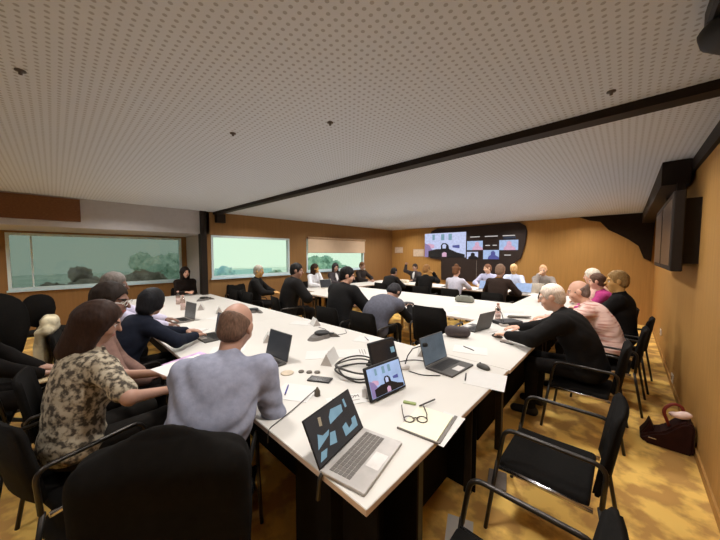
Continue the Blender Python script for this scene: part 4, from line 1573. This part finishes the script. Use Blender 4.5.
def tile(name, m, x0, x1, z0, z1, shapes=None):
    bm = B(); prism(bm, vrect(x0, x1, z0, z1), 0, .004)
    o = obj(name, bm, m, vw); o.matrix_local = MX
    if shapes:
        picture('screen_picture', o, Matrix.Translation((x0, z0, .0045)), shapes(x1 - x0, z1 - z0), .002)
    return o


def head_shape(m1, cx):
    def f(w, h):
        return [(m1, [(cx * w - .14, 0), (cx * w - .12, h * .3), (cx * w - .05, h * .48), (cx * w - .05, h * .8), (cx * w + .02, h * .92), (cx * w + .08, h * .75), (cx * w + .08, h * .45), (cx * w + .18, h * .25), (cx * w + .2, 0)])]
    return f


tile('main_screen', SCR_LAV, -1.88, -.36, 1.54, 2.38, call_picture)
tile('participant_tile', SCR_BLUE, -.32, .18, 1.78, 2.07, head_shape(SCR_PINK, .62))
tile('participant_tile', SCR_BLUE, .67, 1.19, 1.77, 2.07, head_shape(SCR_PINK, .5))
tile('participant_tile', SCR_LAV, -.32, .04, 1.49, 1.72, head_shape(SCR_BLK, .5))
tile('participant_tile', SCR_BLUE, .20, .67, 1.49, 1.775, head_shape(SCR_NAVY, .6))
for x0, x1, zz in ((-.22, .08, 2.20), (.24, .62, 2.20), (.76, 1.10, 2.20), (.26, .40, 1.92), (.48, .60, 1.92), (.82, 1.0, 1.62)):
    tile('caption_bar', SCR_WHITE, x0, x1, zz - .014, zz + .014)
tile('caption_glow', screen_mat('dim_blue_caption', (62, 74, 98), .5), .78, 1.12, 2.11, 2.17)
bm = B(); box(bm, -.006, .006, -.066, -.058, .76, 1.45)
obj('cable_strip', bm, mat('strip_grey', (130, 122, 116), .6), vw)

for x0, x1, z0, z1, lb in ((-6.76, -6.38, 1.70, 1.92, 'pale tan notice board on the back wall, left of two'), (-5.90, -5.46, 1.56, 1.83, 'pale tan notice board on the back wall beside the big video call')):
    t = empty('notice_board', ((x0 + x1) / 2, YB, (z0 + z1) / 2), 0, lb, 'notice board')
    w, hh = (x1 - x0) / 2, (z1 - z0) / 2
    bm = B(); box(bm, -w, w, -.012, 0, -hh, hh, .003, 1); obj('board', bm, mat('pale_tan_board', (206, 184, 160), .8), t)
    bm = B()
    for a in ((-w - .01, w + .01, hh - .004, hh + .01), (-w - .01, w + .01, -hh - .01, -hh + .004)):
        box(bm, a[0], a[1], -.018, 0, a[2], a[3])
    obj('edge_strip', bm, mat('tan_tube', (170, 140, 108), .7), t)

# paired displays on the right wall
t = empty('wall_display', (XR, 4.9, 0), 0, 'pair of dark flat displays side by side high on the right wall', 'screen')
M_GLOSS = mat('dark_glass_brown_reflection', (70, 58, 50), .35, var=.08, scale=2)  # brown reflection put into the base colour of the glass
for y0, y1 in ((-1.0, -.02), (.0, 1.0)):
    bm = B(); box(bm, -.18, -.10, y0, y1, 1.49, 2.23, .008, 1)
    hsg = obj('housing', bm, M_TRIM, t)
    bm = B(); box(bm, -.184, -.180, y0 + .05, y1 - .05, 1.54, 2.17)
    obj('screen', bm, M_GLOSS, hsg)
    bm = B(); box(bm, -.10, 0, y0 + .06, y1 - .2, 1.56, 2.16); obj('bracket', bm, M_TRIM, t)
for y in (-.55, .5):
    bm = B(); box(bm, -.13, -.07, y - .04, y + .04, 2.2, 2.37)
    obj('hanger', bm, M_TRIM, t)
bm = B(); box(bm, XR - .24, XR - .035, 4.35, YB, 2.36, HC)
tag(obj('trim_5', bm, M_TRIM), kind='structure')

# dark sheet that paints the shadow in the far right corner
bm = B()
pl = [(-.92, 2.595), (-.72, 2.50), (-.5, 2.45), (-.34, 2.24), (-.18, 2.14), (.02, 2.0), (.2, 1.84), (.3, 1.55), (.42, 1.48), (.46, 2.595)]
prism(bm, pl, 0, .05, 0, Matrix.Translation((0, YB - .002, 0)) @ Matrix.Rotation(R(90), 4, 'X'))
tag(obj('corner_shadow', bm, mat('painted_shadow', (40, 31, 24), .9, spec=.05)), 'dark sheet standing in for the shadow in the far right corner', 'shadow')

t = empty('wall_speaker', (XW, 2.62, 0), 0, 'small dark loudspeaker under the ceiling just right of the dark post', 'speaker')
bm = B(); box(bm, .03, .16, -.1, .1, 2.36, 2.56, .01, 1); obj('cabinet', bm, M_TRIM, t)
bm = B(); box(bm, 0, .03, -.03, .03, 2.42, 2.5); obj('bracket', bm, M_TRIM, t)

t = empty('ceiling_speaker', (.29, 1.76, HC), 0, 'black loudspeaker hanging from the ceiling at the top right corner', 'speaker')
bm = B(); lathe(bm, [(0, -.18), (.07, -.175), (.11, -.14), (.12, -.10), (.10, -.07), (0, -.07)], 24); obj('body', bm, M_BLACKPL, t)
bm = B(); box(bm, -.10, .1, -.42, .03, -.085, 0, .01, 1); obj('mounting_block', bm, M_BLACKPL, t)
for x, y, lb in ((-2.33, -.08, 'small dark sprinkler in the ceiling near the upper left corner'), (-1.6, 1.4, 'small sprinkler in the middle of the ceiling'),
                 (-.1, 2.26, 'small dark sprinkler in the ceiling just before the dark track'), (-2.3, 1.0, 'small sprinkler left of the middle of the ceiling')):
    bm = B(); lathe(bm, [(0, -.024), (.008, -.022), (.008, -.008), (.022, -.006), (.022, 0), (0, 0)], 16)
    place(tag(obj('sprinkler', bm, mat('dark_sprinkler', (84, 76, 70), .5)), lb, 'sprinkler', 'ceiling sprinklers'), (x, y, HC))
for y, z, lb in ((6.91, .34, 'white socket on the right wall, farther of two'), (5.16, .12, 'white socket low on the right wall, nearer of two')):
    t = empty('wall_socket', (XR, y, z), 0, lb, 'socket')
    bm = B(); box(bm, -.012, 0, -.06, .06, -.05, .05, .003, 1); obj('plate', bm, mat('socket_white', (240, 226, 206), .5), t)
    bm = B(); box(bm, -.014, -.011, -.03, .03, -.02, .02); obj('face', bm, M_GREYPL, t)

# ------------------------------------------------------------------ light
w = bpy.data.worlds.new('World')
SC.world = w
w.use_nodes = True
nt = w.node_tree
bg = nt.nodes['Background']
tc = nt.nodes.new('ShaderNodeTexCoord')
sp = nt.nodes.new('ShaderNodeSeparateXYZ')
rp = nt.nodes.new('ShaderNodeValToRGB')
nt.links.new(tc.outputs['Generated'], sp.inputs[0])
nt.links.new(sp.outputs['Z'], rp.inputs['Fac'])
rp.color_ramp.elements[0].position = 0
rp.color_ramp.elements[0].color = lin((210, 226, 208)) + [1]
rp.color_ramp.elements[1].position = .6
rp.color_ramp.elements[1].color = lin((222, 232, 218)) + [1]
nt.links.new(rp.outputs['Color'], bg.inputs['Color'])
bg.inputs['Strength'].default_value = WORLD = 1.25


def add_fill_light(x, y, power, size=.25, z=2.57, col=(1, .97, .94)):  # added fill light, unseen and without a fitting
    l = bpy.data.lights.new('fill_light', 'AREA')
    l.shape = 'DISK'
    l.size = size
    l.energy = power
    l.color = col
    l.spread = R(150)
    o = bpy.data.objects.new('fill_light', l)
    COL.objects.link(o)
    o.location = (x, y, z)
    return o


for yy, pw in ((-1.3, 9), (.9, 17), (3.3, 18), (5.4, 16), (7.4, 17), (8.5, 13)):  # added grid of unseen fills below the ceiling
    for xx in (-5.9, -4.2, -2.4, -.8):
        add_fill_light(xx, yy, pw)

for yy in (1.2, 3.6, 6.0):  # more fills, added to brighten the right aisle floor
    add_fill_light(-.1, yy, 5, .2)
for yy in (-1.2, .9):  # fills added under the low soffit to lift the dark wall
    add_fill_light(-7.7, yy, 8, .2, 2.07)

cam = bpy.data.cameras.new('Camera')
cam.sensor_width = 36
cam.lens = 285 / 720 * 36
cam.clip_start = .02
co = bpy.data.objects.new('Camera', cam)
COL.objects.link(co)
co.location = (0, 0, 1.65)
co.rotation_euler = (R(90 - 3.2), 0, R(43))
SC.camera = co

SC.view_settings.view_transform = 'Standard'
SC.view_settings.look = 'None'
SC.view_settings.exposure = 0.12
SC.view_settings.gamma = 1
SC.view_settings.use_curve_mapping = False
